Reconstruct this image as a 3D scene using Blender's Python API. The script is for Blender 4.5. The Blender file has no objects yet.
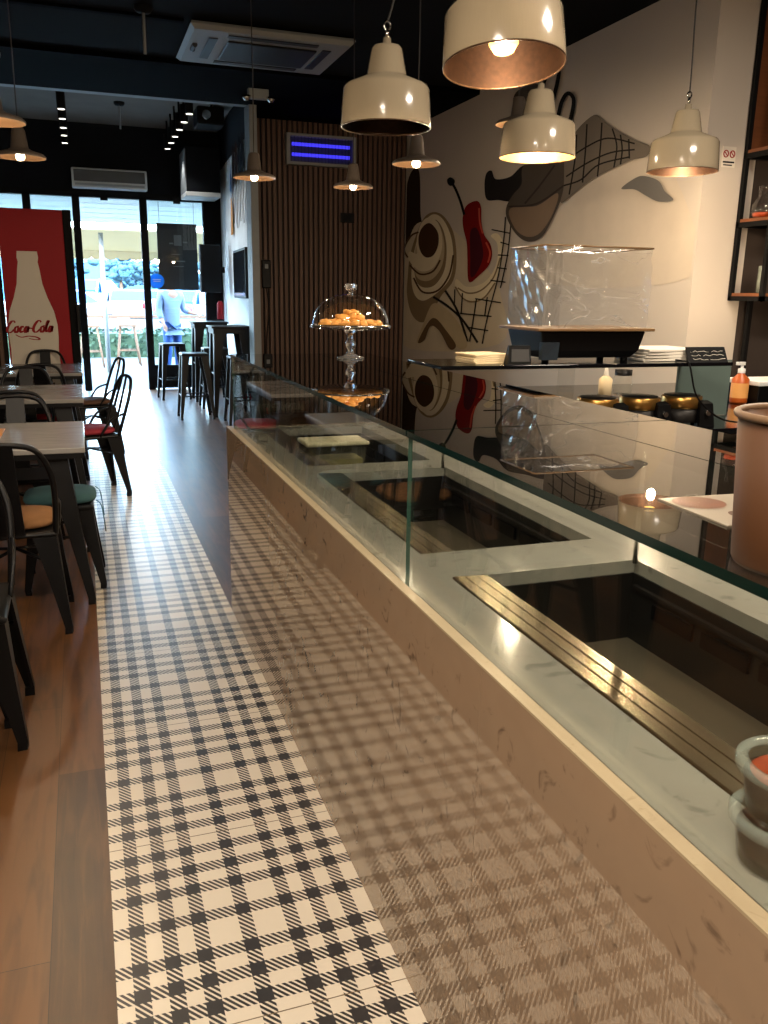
import bpy, bmesh, math, random
from mathutils import Vector, Matrix
random.seed(7)
S = bpy.context.scene
COL = S.collection
PI = math.pi
# ------------------------------------------------------------------ camera
HC = 1.45
FPX = 842.0
YAW, PITCH, ROLL = math.radians(19.45), math.radians(14.53), math.radians(0.9)
fwd = Vector((math.sin(YAW)*math.cos(PITCH), math.cos(YAW)*math.cos(PITCH), -math.sin(PITCH)))
rt0 = Vector((math.cos(YAW), -math.sin(YAW), 0)); up0 = rt0.cross(fwd)
rt = rt0*math.cos(ROLL) + up0*math.sin(ROLL)
up = -rt0*math.sin(ROLL) + up0*math.cos(ROLL)
cd = bpy.data.cameras.new('camera'); cam = bpy.data.objects.new('camera', cd); COL.objects.link(cam)
cam.matrix_world = Matrix(((rt.x, up.x, -fwd.x, 0), (rt.y, up.y, -fwd.y, 0), (rt.z, up.z, -fwd.z, HC), (0, 0, 0, 1)))
cd.sensor_fit = 'VERTICAL'; cd.sensor_height = 24.0; cd.lens = 24.0*FPX/1024.0
cd.clip_start = 0.02; cd.clip_end = 600
S.camera = cam
S.view_settings.view_transform = 'Standard'
S.view_settings.look = 'None'
S.view_settings.gamma = 1.0
S.view_settings.use_curve_mapping = False
S.view_settings.exposure = 0.0
S.cycles.max_bounces = 10; S.cycles.transparent_max_bounces = 24
S.cycles.glossy_bounces = 6; S.cycles.diffuse_bounces = 4; S.cycles.transmission_bounces = 8
S.cycles.sample_clamp_indirect = 6.0
S.cycles.caustics_reflective = False; S.cycles.caustics_refractive = False
# ------------------------------------------------------------------ sky, sun, doorway portal
W = bpy.data.worlds.new('sky'); S.world = W; W.use_nodes = True
wn = W.node_tree.nodes; wl = W.node_tree.links
sky = wn.new('ShaderNodeTexSky'); sky.sky_type = 'NISHITA'; sky.sun_disc = False
sky.sun_elevation = math.radians(38); sky.sun_rotation = math.radians(200); sky.air_density = 1.2; sky.dust_density = 1.5
mixb = wn.new('ShaderNodeMix'); mixb.data_type = 'RGBA'; mixb.inputs[0].default_value = 0.7
mixb.inputs[7].default_value = (.85, 1.42, 2.1, 1)
wl.new(sky.outputs[0], mixb.inputs[6]); wl.new(mixb.outputs[2], wn['Background'].inputs[0])
wn['Background'].inputs[1].default_value = 12.0
sd = bpy.data.lights.new('sun', 'SUN'); sd.energy = 2.0; sd.angle = 0.02; sd.color = (1, .97, .9)
sun = bpy.data.objects.new('sun', sd); COL.objects.link(sun); sun.location = (3, 16, 12)
sun.rotation_euler = (math.radians(38), math.radians(-22), 0)
def area(name, loc, rot, sx, sy, e, color, portal=False):
    l = bpy.data.lights.new(name, 'AREA'); l.shape = 'RECTANGLE'; l.size = sx; l.size_y = sy; l.energy = e; l.color = color
    if portal: l.cycles.is_portal = True
    o = bpy.data.objects.new(name, l); COL.objects.link(o); o.location = loc; o.rotation_euler = rot
    return o
area('doorway_portal', (0.0, 13.3, 1.35), (-PI/2, 0, 0), 4.0, 2.7, 1, (1, 1, 1), True)
BULB = (1.0, 0.76, 0.50)
FILL = (1.0, 0.86, 0.70)
P_BIG, P_BRIM, P_BACK = 24.0, 16.0, 11.0
for ax, ay, ae in ((-.5, 0.3, 105), (-1.2, -1.6, 105), (1.6, -1.6, 45), (2.9, 1.9, 110)):
    area('added_fill_light', (ax, ay, 3.30), (0, 0, 0), .6, .6, ae, FILL)  # soft fill added out of view to brighten the room, no fixture there
# ------------------------------------------------------------------ pixel helpers (photo pixel -> point on a plane)
def ray(x, y): return rt*((x-384)/FPX) - up*((y-512)/FPX) + fwd
C0 = Vector((0, 0, HC))
def on_z(x, y, z): d = ray(x, y); return C0 + d*((z-HC)/d.z)
def on_x(x, y, X): d = ray(x, y); return C0 + d*(X/d.x)
def on_y(x, y, Y): d = ray(x, y); return C0 + d*(Y/d.y)
# ------------------------------------------------------------------ materials
def rgb(h):
    h = h.lstrip('#'); c = [int(h[i:i+2], 16)/255 for i in (0, 2, 4)]
    return tuple(((v/12.92) if v <= .04045 else ((v+.055)/1.055)**2.4) for v in c) + (1,)
def nodes(name):
    m = bpy.data.materials.new(name); m.use_nodes = True
    nt = m.node_tree; b = nt.nodes['Principled BSDF']
    return m, nt, b
def N(nt, t, **k):
    n = nt.nodes.new(t)
    for a, v in k.items(): setattr(n, a, v)
    return n
def mat(name, col, rough=.5, metal=0, var=.12, scale=8, spec=.5, bump=0, coat=0, stretch=None):
    m, nt, b = nodes(name)
    c = rgb(col) if isinstance(col, str) else tuple(col)+(1,)
    tc = N(nt, 'ShaderNodeTexCoord'); nz = N(nt, 'ShaderNodeTexNoise'); nz.inputs['Scale'].default_value = scale; nz.inputs['Detail'].default_value = 5
    if stretch:
        mp = N(nt, 'ShaderNodeMapping'); mp.inputs['Scale'].default_value = stretch
        nt.links.new(tc.outputs['Object'], mp.inputs[0]); nt.links.new(mp.outputs[0], nz.inputs[0])
    else: nt.links.new(tc.outputs['Object'], nz.inputs[0])
    mx = N(nt, 'ShaderNodeMix'); mx.data_type = 'RGBA'
    mx.inputs[6].default_value = tuple(v*(1-var) for v in c[:3])+(1,); mx.inputs[7].default_value = tuple(min(1, v*(1+var)) for v in c[:3])+(1,)
    nt.links.new(nz.outputs[0], mx.inputs[0]); nt.links.new(mx.outputs[2], b.inputs['Base Color'])
    b.inputs['Roughness'].default_value = rough; b.inputs['Metallic'].default_value = metal
    b.inputs['Specular IOR Level'].default_value = spec; b.inputs['Coat Weight'].default_value = coat
    if bump:
        bp = N(nt, 'ShaderNodeBump'); bp.inputs['Strength'].default_value = bump; bp.inputs['Distance'].default_value = .01
        nt.links.new(nz.outputs[0], bp.inputs['Height']); nt.links.new(bp.outputs[0], b.inputs['Normal'])
    return m
def emit(name, col, s):
    m, nt, b = nodes(name)
    b.inputs['Base Color'].default_value = tuple(col)+(1,); b.inputs['Emission Color'].default_value = tuple(col)+(1,); b.inputs['Emission Strength'].default_value = s
    return m
def thin_glass(name, tint=(.93, .97, .95), refl=1.0, rough=0.0):
    m, nt, b = nodes(name); nt.nodes.remove(b)
    out = nt.nodes['Material Output']
    g = N(nt, 'ShaderNodeNewGeometry'); ior = N(nt, 'ShaderNodeMapRange')
    ior.inputs['To Min'].default_value = 1.5; ior.inputs['To Max'].default_value = 1/1.5
    nt.links.new(g.outputs['Backfacing'], ior.inputs['Value'])
    fr = N(nt, 'ShaderNodeFresnel'); nt.links.new(ior.outputs[0], fr.inputs['IOR'])
    mu = N(nt, 'ShaderNodeMath', operation='MULTIPLY'); mu.use_clamp = True; mu.inputs[1].default_value = refl; nt.links.new(fr.outputs[0], mu.inputs[0])
    t = N(nt, 'ShaderNodeBsdfTransparent'); t.inputs[0].default_value = tuple(tint)+(1,)
    gl = N(nt, 'ShaderNodeBsdfGlossy'); gl.inputs['Roughness'].default_value = rough
    mx = N(nt, 'ShaderNodeMixShader'); nt.links.new(mu.outputs[0], mx.inputs[0]); nt.links.new(t.outputs[0], mx.inputs[1]); nt.links.new(gl.outputs[0], mx.inputs[2])
    nt.links.new(mx.outputs[0], out.inputs[0])
    return m
def translucent(name, col, f=.5):
    m = mat(name, col, .7, var=.04); nt = m.node_tree; b = nt.nodes['Principled BSDF']; out = nt.nodes['Material Output']
    t = N(nt, 'ShaderNodeBsdfTranslucent'); t.inputs[0].default_value = rgb(col); mx = N(nt, 'ShaderNodeMixShader'); mx.inputs[0].default_value = f
    nt.links.new(b.outputs[0], mx.inputs[1]); nt.links.new(t.outputs[0], mx.inputs[2]); nt.links.new(mx.outputs[0], out.inputs[0]); return m
def frosted(name, col, f=.5, rough=.25):
    m = mat(name, col, rough, var=.05); nt = m.node_tree; b = nt.nodes['Principled BSDF']; out = nt.nodes['Material Output']
    t = N(nt, 'ShaderNodeBsdfTransparent'); mx = N(nt, 'ShaderNodeMixShader'); mx.inputs[0].default_value = f
    nt.links.new(b.outputs[0], mx.inputs[1]); nt.links.new(t.outputs[0], mx.inputs[2]); nt.links.new(mx.outputs[0], out.inputs[0]); return m
def wood_floor():
    m, nt, b = nodes('wood_floor'); L = nt.links
    tc = N(nt, 'ShaderNodeTexCoord'); mp = N(nt, 'ShaderNodeMapping'); mp.inputs['Rotation'].default_value = (0, 0, PI/2)
    L.new(tc.outputs['Object'], mp.inputs[0])
    br = N(nt, 'ShaderNodeTexBrick'); br.inputs['Scale'].default_value = 1; br.inputs['Brick Width'].default_value = 1.25; br.inputs['Row Height'].default_value = .165
    br.inputs['Mortar Size'].default_value = .0009; br.offset = .37; br.inputs['Color1'].default_value = (.0, 0, 0, 1); br.inputs['Color2'].default_value = (1, 1, 1, 1); br.inputs['Mortar'].default_value = (.5, .5, .5, 1)
    br.inputs['Mortar Smooth'].default_value = .1
    L.new(mp.outputs[0], br.inputs[0])
    mp2 = N(nt, 'ShaderNodeMapping'); mp2.inputs['Scale'].default_value = (14, 1.3, 1); L.new(tc.outputs['Object'], mp2.inputs[0])
    nz = N(nt, 'ShaderNodeTexNoise'); nz.inputs['Scale'].default_value = 2.2; nz.inputs['Detail'].default_value = 8; nz.inputs['Distortion'].default_value = .7; L.new(mp2.outputs[0], nz.inputs[0])
    n2 = N(nt, 'ShaderNodeTexNoise'); n2.inputs['Scale'].default_value = 5; n2.inputs['Detail'].default_value = 6; L.new(tc.outputs['Object'], n2.inputs[0])
    ad = N(nt, 'ShaderNodeMath', operation='MULTIPLY_ADD'); ad.inputs[1].default_value = .35; L.new(br.outputs[0], ad.inputs[0]); L.new(nz.outputs[0], ad.inputs[2])
    ad2 = N(nt, 'ShaderNodeMath', operation='MULTIPLY_ADD'); ad2.inputs[1].default_value = .35; L.new(n2.outputs[0], ad2.inputs[0]); L.new(ad.outputs[0], ad2.inputs[2])
    cr = N(nt, 'ShaderNodeValToRGB'); e = cr.color_ramp.elements
    e[0].position = .42; e[0].color = rgb('#2d1b0e'); e[1].position = 1.05; e[1].color = rgb('#6a4524')
    el = cr.color_ramp.elements.new(.74); el.color = rgb('#4a2f19')
    L.new(ad2.outputs[0], cr.inputs[0])
    mx = N(nt, 'ShaderNodeMix'); mx.data_type = 'RGBA'; mx.inputs[7].default_value = rgb('#23160d'); L.new(cr.outputs[0], mx.inputs[6]); L.new(br.outputs['Fac'], mx.inputs[0])
    L.new(mx.outputs[2], b.inputs['Base Color']); b.inputs['Roughness'].default_value = .36; b.inputs['Specular IOR Level'].default_value = 1.0
    bp = N(nt, 'ShaderNodeBump'); bp.inputs['Strength'].default_value = .12; bp.inputs['Distance'].default_value = .004; L.new(nz.outputs[0], bp.inputs['Height']); L.new(bp.outputs[0], b.inputs['Normal'])
    return m
def plaid():
    m, nt, b = nodes('plaid_tile'); L = nt.links
    tc = N(nt, 'ShaderNodeTexCoord'); sp = N(nt, 'ShaderNodeSeparateXYZ'); L.new(tc.outputs['Object'], sp.inputs[0])
    def M(op, a, v=None, c=None):
        n = N(nt, 'ShaderNodeMath', operation=op)
        for i, q in enumerate((a, v, c)):
            if q is None: continue
            if isinstance(q, (int, float)): n.inputs[i].default_value = q
            else: L.new(q, n.inputs[i])
        return n.outputs[0]
    def bands(co, off, period, centres, hw):
        t = M('FLOORED_MODULO', M('SUBTRACT', co, off), period)
        r = None
        for c in centres:
            q = M('LESS_THAN', M('ABSOLUTE', M('SUBTRACT', t, c)), hw)
            r = q if r is None else M('MAXIMUM', r, q)
        return r, t
    vx, _ = bands(sp.outputs[0], -.05, .353, (.072, .142, .213, .319), .0170)
    hy, ty = bands(sp.outputs[1], 1.416, .647, (.055, .131, .207, .329, .435, .511, .590), .0185)
    st = M('FLOORED_MODULO', M('ADD', M('MULTIPLY', sp.outputs[0], .97), M('MULTIPLY', sp.outputs[1], .85)), .0136)
    hatch = M('LESS_THAN', st, .0078)
    solid = M('MULTIPLY', vx, hy)
    anyb = M('MAXIMUM', vx, hy)
    ink = M('MAXIMUM', solid, M('MULTIPLY', anyb, hatch))
    seam = M('LESS_THAN', M('ABSOLUTE', M('SUBTRACT', ty, .002)), .0014)
    nz = N(nt, 'ShaderNodeTexNoise'); nz.inputs['Scale'].default_value = 3; L.new(tc.outputs['Object'], nz.inputs[0])
    base = N(nt, 'ShaderNodeMix'); base.data_type = 'RGBA'; base.inputs[6].default_value = rgb('#d6cbb8'); base.inputs[7].default_value = rgb('#e2d8c6'); L.new(nz.outputs[0], base.inputs[0])
    mx = N(nt, 'ShaderNodeMix'); mx.data_type = 'RGBA'; mx.inputs[7].default_value = rgb('#2c2b2d'); L.new(ink, mx.inputs[0]); L.new(base.outputs[2], mx.inputs[6])
    m2 = N(nt, 'ShaderNodeMix'); m2.data_type = 'RGBA'; m2.inputs[7].default_value = rgb('#6b5a42'); L.new(seam, m2.inputs[0]); L.new(mx.outputs[2], m2.inputs[6])
    L.new(m2.outputs[2], b.inputs['Base Color']); b.inputs['Roughness'].default_value = .36; b.inputs['Specular IOR Level'].default_value = 1.0
    return m
def stone(name, c1, c2, cv, rough, vein=.5, scale=6, spec=.5):
    m, nt, b = nodes(name); L = nt.links
    tc = N(nt, 'ShaderNodeTexCoord'); n1 = N(nt, 'ShaderNodeTexNoise'); n1.inputs['Scale'].default_value = scale; n1.inputs['Detail'].default_value = 8; n1.inputs['Distortion'].default_value = 1.2
    L.new(tc.outputs['Object'], n1.inputs[0])
    mx = N(nt, 'ShaderNodeMix'); mx.data_type = 'RGBA'; mx.inputs[6].default_value = rgb(c1); mx.inputs[7].default_value = rgb(c2); L.new(n1.outputs[0], mx.inputs[0])
    n2 = N(nt, 'ShaderNodeTexNoise'); n2.inputs['Scale'].default_value = scale*1.7; n2.inputs['Detail'].default_value = 9; n2.inputs['Distortion'].default_value = 2.0; L.new(tc.outputs['Object'], n2.inputs[0])
    cr = N(nt, 'ShaderNodeValToRGB'); e = cr.color_ramp.elements; e[0].position = .60; e[0].color = (0, 0, 0, 1); e[1].position = .72; e[1].color = (vein, vein, vein, 1); L.new(n2.outputs[0], cr.inputs[0])
    m2 = N(nt, 'ShaderNodeMix'); m2.data_type = 'RGBA'; m2.inputs[7].default_value = rgb(cv); L.new(cr.outputs[0], m2.inputs[0]); L.new(mx.outputs[2], m2.inputs[6])
    L.new(m2.outputs[2], b.inputs['Base Color']); b.inputs['Roughness'].default_value = rough; b.inputs['Specular IOR Level'].default_value = spec
    return m
def film():
    m, nt, b = nodes('cling_film'); nt.nodes.remove(b); L = nt.links
    out = nt.nodes['Material Output']; tc = N(nt, 'ShaderNodeTexCoord')
    mp = N(nt, 'ShaderNodeMapping'); mp.inputs['Rotation'].default_value = (.5, .9, .6); mp.inputs['Scale'].default_value = (2.2, 2.2, 7); L.new(tc.outputs['Object'], mp.inputs[0])
    nz = N(nt, 'ShaderNodeTexNoise'); nz.inputs['Scale'].default_value = 1.15; nz.inputs['Detail'].default_value = 3; nz.inputs['Distortion'].default_value = 1.0; L.new(mp.outputs[0], nz.inputs[0])
    bp = N(nt, 'ShaderNodeBump'); bp.inputs['Strength'].default_value = .6; bp.inputs['Distance'].default_value = .05; L.new(nz.outputs[0], bp.inputs['Height'])
    t = N(nt, 'ShaderNodeBsdfTransparent'); t.inputs[0].default_value = (.95, .95, .95, 1)
    g = N(nt, 'ShaderNodeBsdfGlossy'); g.inputs['Roughness'].default_value = .12; L.new(bp.outputs[0], g.inputs['Normal'])
    d = N(nt, 'ShaderNodeBsdfDiffuse'); d.inputs[0].default_value = (.8, .78, .74, 1)
    # thin crease ridges
    ab = N(nt, 'ShaderNodeMath', operation='SUBTRACT'); ab.inputs[1].default_value = .5; L.new(nz.outputs[0], ab.inputs[0])
    a2 = N(nt, 'ShaderNodeMath', operation='ABSOLUTE'); L.new(ab.outputs[0], a2.inputs[0])
    cr = N(nt, 'ShaderNodeMapRange'); cr.inputs[1].default_value = .0; cr.inputs[2].default_value = .007; cr.inputs[3].default_value = .60; cr.inputs[4].default_value = .07; L.new(a2.outputs[0], cr.inputs[0])
    m1 = N(nt, 'ShaderNodeMixShader'); m1.inputs[0].default_value = .5; L.new(d.outputs[0], m1.inputs[1]); L.new(g.outputs[0], m1.inputs[2])
    mx = N(nt, 'ShaderNodeMixShader'); L.new(cr.outputs[0], mx.inputs[0]); L.new(t.outputs[0], mx.inputs[1]); L.new(m1.outputs[0], mx.inputs[2])
    L.new(mx.outputs[0], out.inputs[0]); return m
MT = dict(
    wood=wood_floor(), plaid=plaid(),
    wallw=mat('wall_paint', '#c6bcb0', .8, var=.04, scale=2), wallf=mat('wall_white', '#eef0f1', .7, var=.03),
    walld=mat('wall_dark', '#3a302a', .8), wallbk=mat('wall_black', '#0b0e14', .8, spec=.2), wallg=mat('wall_grey', '#6b6259', .8),
    ceil=mat('ceiling_black', '#0e1012', .9, spec=.08), ceil2=mat('ceiling_grey', '#67625c', .85, var=.2, scale=3, spec=.2), beam=mat('beam_black', '#040507', .9, spec=.03), frameg=mat('portal_grey', '#858a8c', .6),
    slat=mat('slat_oak', '#573c2b', .55, var=.25, scale=3, stretch=(20, 20, 1)), slatb=mat('slat_backing', '#140d0a', .9),
    black=mat('black_metal', '#08080a', .42, .2, spec=.3), blackp=mat('black_plastic', '#050506', .45, spec=.18), blackm=mat('black_matt', '#0b0b0c', .7, spec=.15),
    steel=mat('brushed_steel', '#a5967a', .24, 1.0, var=.15, scale=3, stretch=(60, 1, 60)), steeld=mat('basin_steel', '#736a59', .33, .45, var=.1), wellside=mat('basin_side', '#1d1c1a', .3, .3),
    face=stone('counter_stone', '#8a7560', '#937e68', '#4e4034', .004, .7, 9, .6), marble=stone('ledge_marble', '#86857a', '#97958a', '#5a5b54', .12, .55, 7), lip=stone('lip_stone', '#9a8b70', '#a6977c', '#83735a', .25, .4, 20),
    glass=thin_glass('display_glass', (.965, .975, .965), 1.25), gtop=thin_glass('display_top_glass', (.93, .955, .935), 1.9), gedge=mat('glass_edge_green', '#061d19', .12, 0, spec=.8), gedgel=mat('glass_edge_pale', '#35554a', .12, 0, spec=.8), cutglass=None, gclear=thin_glass('clear_glass', (.985, .99, .985), 1.3), gdoor=thin_glass('door_glass', (.93, .97, .97)), gteal=mat('frosted_glass_panel', '#56645f', .35),
    cream=mat('cream_ceramic', '#a2957e', .16, var=.05, scale=40, coat=.4, stretch=(6, 6, .3)), gold=mat('lamp_gold', '#b5803f', .5, .6, var=.3, scale=45), darkin=mat('lamp_dark_bronze', '#2b1a0e', .4, .8, var=.6, scale=60), bronze=mat('lamp_bronze', '#5d4733', .35, .8, var=.2), taupe=mat('lamp_taupe', '#423a33', .4), chrome=mat('chrome', '#c9c6c0', .15, 1),
    bulb=emit('bulb_warm', (1.0, .60, .22), 14.0), bulbsoft=emit('bulb_soft', (1.0, .60, .14), 2.6), bulbw=emit('bulb_white', (1.0, .86, .62), 16.0), bulboff=mat('bulb_off', '#d9cdb4', .2),
    cord=mat('cord_grey', '#2b2724', .6),
    tablew=mat('table_greywood', '#85837f', .24, var=.35, scale=6, stretch=(1, 9, 1)), board=mat('oak_board', '#b57a3c', .45, var=.2, stretch=(8, 1, 1)),
    tan=mat('cushion_tan', '#7d5630', .85, var=.3, scale=14), teal=mat('cushion_teal', '#2c4f52', .85, var=.3, scale=12), red=mat('cushion_red', '#8a1f2e', .8, var=.2), brown=mat('cushion_brown', '#5b4030', .85),
    cokered=mat('fridge_red', '#981019', .55, var=.05, spec=.25), cokewhite=mat('fridge_cream', '#d6cdbd', .5, var=.03),
    paper=mat('paper_white', '#d9d2c4', .7, var=.03), napkin=mat('napkin_cream', '#e3cda4', .8, var=.05), kraft=mat('kraft_card', '#48290e', .6, var=.1), kraftl=mat('kraft_rim', '#6a523c', .5),
    pastry=mat('pastry_orange', '#dc9a48', .55, var=.35, scale=30, bump=.5), sauce=mat('sauce_dark', '#33190d', .3, var=.4, scale=30), topping=mat('topping_red', '#a03c14', .4, var=.6, scale=60),
    tub=frosted('tub_plastic', '#9c9a84', .86, .1), lid=frosted('lid_plastic', '#a9b3a8', .55, .12),
    food=mat('green_food', '#7a7440', .6, var=.4, scale=25), tubw=mat('tub_frost', '#c3bd9a', .35),
    orange=mat('bottle_orange', '#b2541c', .35), whiteo=mat('painted_steel_white', '#747979', .5), white=mat('white_plastic', '#d9d9d6', .4, var=.03), whitew=mat('white_metal', '#c4cbcc', .45),
    brass=mat('griddle_brass', '#b08748', .28, .9), iron=mat('griddle_iron', '#191614', .5, .3), shelfw=mat('shelf_oak', '#6e3f20', .5, var=.3, scale=4, stretch=(2, 20, 20)),
    blacktop=mat('black_glass_top', '#06070a', .1), bluetube=emit('blue_tube', (.06, .05, 1.0), 1.0), blued=mat('blue_casing', '#141a45', .4),
    acl=mat('ac_pale', '#c4cacb', .5), acw=mat('ac_white', '#949b9d', .5, var=.03), acd=mat('ac_grille', '#10181a', .5), spotl=emit('spot_led', (1, .95, .8), 3.0),
    film=film(), tape=mat('tape_brown', '#6e5436', .35), film2=thin_glass('crumpled_film', (.93, .93, .93), 2.6, .12), bluegrey=mat('warmer_front', '#27313a', .3),
    # outside
    pave=mat('paving', '#555b5c', .85, var=.1), asphalt=mat('asphalt', '#3b4042', .9), hedge=mat('hedge_leaf', '#26402a', .7, var=.5, scale=6), timber=mat('stool_timber', '#6a5442', .7), capw=mat('rail_timber', '#503a2a', .7),
    carw=mat('car_white', '#777e82', .3, coat=.5), carb=mat('car_blue', '#12416e', .3, coat=.5), carglass=mat('car_glass', '#0d2c55', .1), tyre=mat('tyre', '#16181a', .8), tail=mat('tail_light', '#b3131c', .25),
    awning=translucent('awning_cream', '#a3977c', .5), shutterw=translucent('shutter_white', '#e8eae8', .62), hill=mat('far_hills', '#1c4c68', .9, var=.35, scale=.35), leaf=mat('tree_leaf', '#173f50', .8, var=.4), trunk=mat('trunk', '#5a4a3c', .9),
    skin=mat('skin', '#8a5f46', .55), shirt=mat('shirt_blue', '#66758f', .8, var=.1), jeans=mat('jeans_blue', '#1c3f78', .85, var=.15), hair=mat('hair_dark', '#2a1d15', .7), sky_sticker=translucent('sticker_blue', '#2d9ade', .5), board_black=mat('poster_black', '#1a1d22', .6),
)
m_, nt_, b_ = nodes('cut_glass'); b_.inputs['Base Color'].default_value = (.97, .97, .97, 1); b_.inputs['Roughness'].default_value = .03; b_.inputs['Transmission Weight'].default_value = .9; b_.inputs['IOR'].default_value = 1.48
MT['cutglass'] = m_
# ------------------------------------------------------------------ mesh builder
class MB:
    def __init__(s): s.bm = bmesh.new(); s.mats = []; s.mi = 0
    def use(s, m):
        if m not in s.mats: s.mats.append(m)
        s.mi = s.mats.index(m); return s
    def _f(s, vs, smooth=False):
        try: f = s.bm.faces.new(vs)
        except ValueError: return None
        f.material_index = s.mi; f.smooth = smooth; return f
    def box(s, a, b, bev=0):
        x0, y0, z0 = [min(p, q) for p, q in zip(a, b)]; x1, y1, z1 = [max(p, q) for p, q in zip(a, b)]
        v = [s.bm.verts.new(p) for p in ((x0,y0,z0),(x1,y0,z0),(x1,y1,z0),(x0,y1,z0),(x0,y0,z1),(x1,y0,z1),(x1,y1,z1),(x0,y1,z1))]
        fs = [s._f([v[i] for i in q]) for q in ((3,2,1,0),(4,5,6,7),(0,1,5,4),(1,2,6,5),(2,3,7,6),(3,0,4,7))]
        if bev:
            es = list({e for f in fs for e in f.edges})
            r = bmesh.ops.bevel(s.bm, geom=es, offset=bev, segments=2, affect='EDGES', profile=.6)
            for f in r['faces']: f.material_index = s.mi; f.smooth = True
        return s
    def hexa(s, bot, top):
        v = [s.bm.verts.new(p) for p in list(bot)+list(top)]
        n = len(bot)
        s._f([v[i] for i in reversed(range(n))]); s._f([v[n+i] for i in range(n)])
        for i in range(n): j = (i+1) % n; s._f([v[i], v[j], v[n+j], v[n+i]])
        return s
    def rings(s, rings, cap0=True, cap1=True, smooth=True, closed=True):
        R = [[s.bm.verts.new(p) for p in r] for r in rings]
        n = len(R[0])
        for a, b in zip(R, R[1:]):
            for i in range(n if closed else n-1):
                j = (i+1) % n; s._f([a[i], a[j], b[j], b[i]], smooth)
        if cap0: s._f(list(reversed(R[0])))
        if cap1: s._f(R[-1])
        return s
    def lathe(s, prof, c=(0, 0, 0), n=32, cap0=False, cap1=False, rx=1, ry=1, smooth=True):
        rr = [[(c[0]+r*rx*math.cos(2*PI*i/n), c[1]+r*ry*math.sin(2*PI*i/n), c[2]+z) for i in range(n)] for r, z in prof]
        return s.rings(rr, cap0, cap1, smooth)
    def cyl(s, p, q, r, r2=None, n=14): return s.tube([p, q], [r, r if r2 is None else r2], n)
    def tube(s, pts, r, n=8, smooth=True):
        pts = [Vector(p) for p in pts]; m = len(pts)
        rad = r if isinstance(r, (list, tuple)) else [r]*m
        t = [(pts[min(i+1, m-1)]-pts[max(i-1, 0)]).normalized() for i in range(m)]
        a = Vector((0, 0, 1)) if abs(t[0].z) < .9 else Vector((1, 0, 0))
        nv = t[0].cross(a).normalized(); rr = []
        for i in range(m):
            nv = (nv - t[i]*nv.dot(t[i])).normalized(); bv = t[i].cross(nv)
            rr.append([tuple(pts[i]+nv*rad[i]*math.cos(2*PI*k/n)+bv*rad[i]*math.sin(2*PI*k/n)) for k in range(n)])
        return s.rings(rr, True, True, smooth)
    def poly(s, pts): s._f([s.bm.verts.new(p) for p in pts]); return s
    def prism(s, pts2, axis, a, b):
        def P(u, v, w): return {'x': (w, u, v), 'y': (u, w, v), 'z': (u, v, w)}[axis]
        return s.hexa([P(u, v, a) for u, v in pts2], [P(u, v, b) for u, v in pts2])
    def blob(s, c, r, sc=(1, 1, 1), sub=2, jit=0):
        ret = bmesh.ops.create_icosphere(s.bm, subdivisions=sub, radius=r)
        for v in ret['verts']:
            k = 1+random.uniform(-jit, jit)
            v.co = Vector((c[0]+v.co.x*sc[0]*k, c[1]+v.co.y*sc[1]*k, c[2]+v.co.z*sc[2]*k))
        for f in {f for v in ret['verts'] for f in v.link_faces}: f.material_index = s.mi; f.smooth = True
        return s
    def build(s, name, m=None, parent=None, bevel=0, seg=2):
        if m is not None and not s.mats: s.mats = [m]
        bmesh.ops.recalc_face_normals(s.bm, faces=s.bm.faces)
        me = bpy.data.meshes.new(name); s.bm.to_mesh(me); s.bm.free()
        for q in s.mats: me.materials.append(q)
        o = bpy.data.objects.new(name, me); COL.objects.link(o)
        if parent is not None: o.parent = parent; KIDS.setdefault(parent.name, []).append(o)
        if bevel:
            b = o.modifiers.new('bevel', 'BEVEL'); b.width = bevel; b.segments = seg; b.limit_method = 'ANGLE'; b.angle_limit = .7
        return o
KIDS = {}
def tag(o, label, cat, group=None, kind=None):
    o['label'] = label
    if cat: o['category'] = cat
    if group: o['group'] = group
    if kind: o['kind'] = kind
    return o
def thing(name, label, cat, loc=(0, 0, 0), rz=0, group=None):
    o = bpy.data.objects.new(name, None); COL.objects.link(o); o.location = loc; o.rotation_euler = (0, 0, rz); o.empty_display_size = .05
    return tag(o, label, cat, group)
def struct(o): o['kind'] = 'structure'; return o
def dup(o, parent=None):
    c = o.copy(); COL.objects.link(c)
    if parent is not None: c.parent = parent; KIDS.setdefault(parent.name, []).append(c)
    for ch in KIDS.get(o.name, []): dup(ch, c)
    return c
def place(o, loc, rz, label, group=None):
    o.location = loc; o.rotation_euler = (0, 0, rz); o['label'] = label
    if group: o['group'] = group
    return o
def cr(pts, k=8):
    out = []; P = [Vector(p) for p in pts]; n = len(P)
    for i in range(n-1):
        a, b, c, d = P[max(i-1, 0)], P[i], P[i+1], P[min(i+2, n-1)]
        for j in range(k):
            t = j/k
            out.append(.5*((2*b)+(c-a)*t+(2*a-5*b+4*c-d)*t*t+(3*b-a-3*c+d)*t**3))
    out.append(P[-1]); return out
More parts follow.
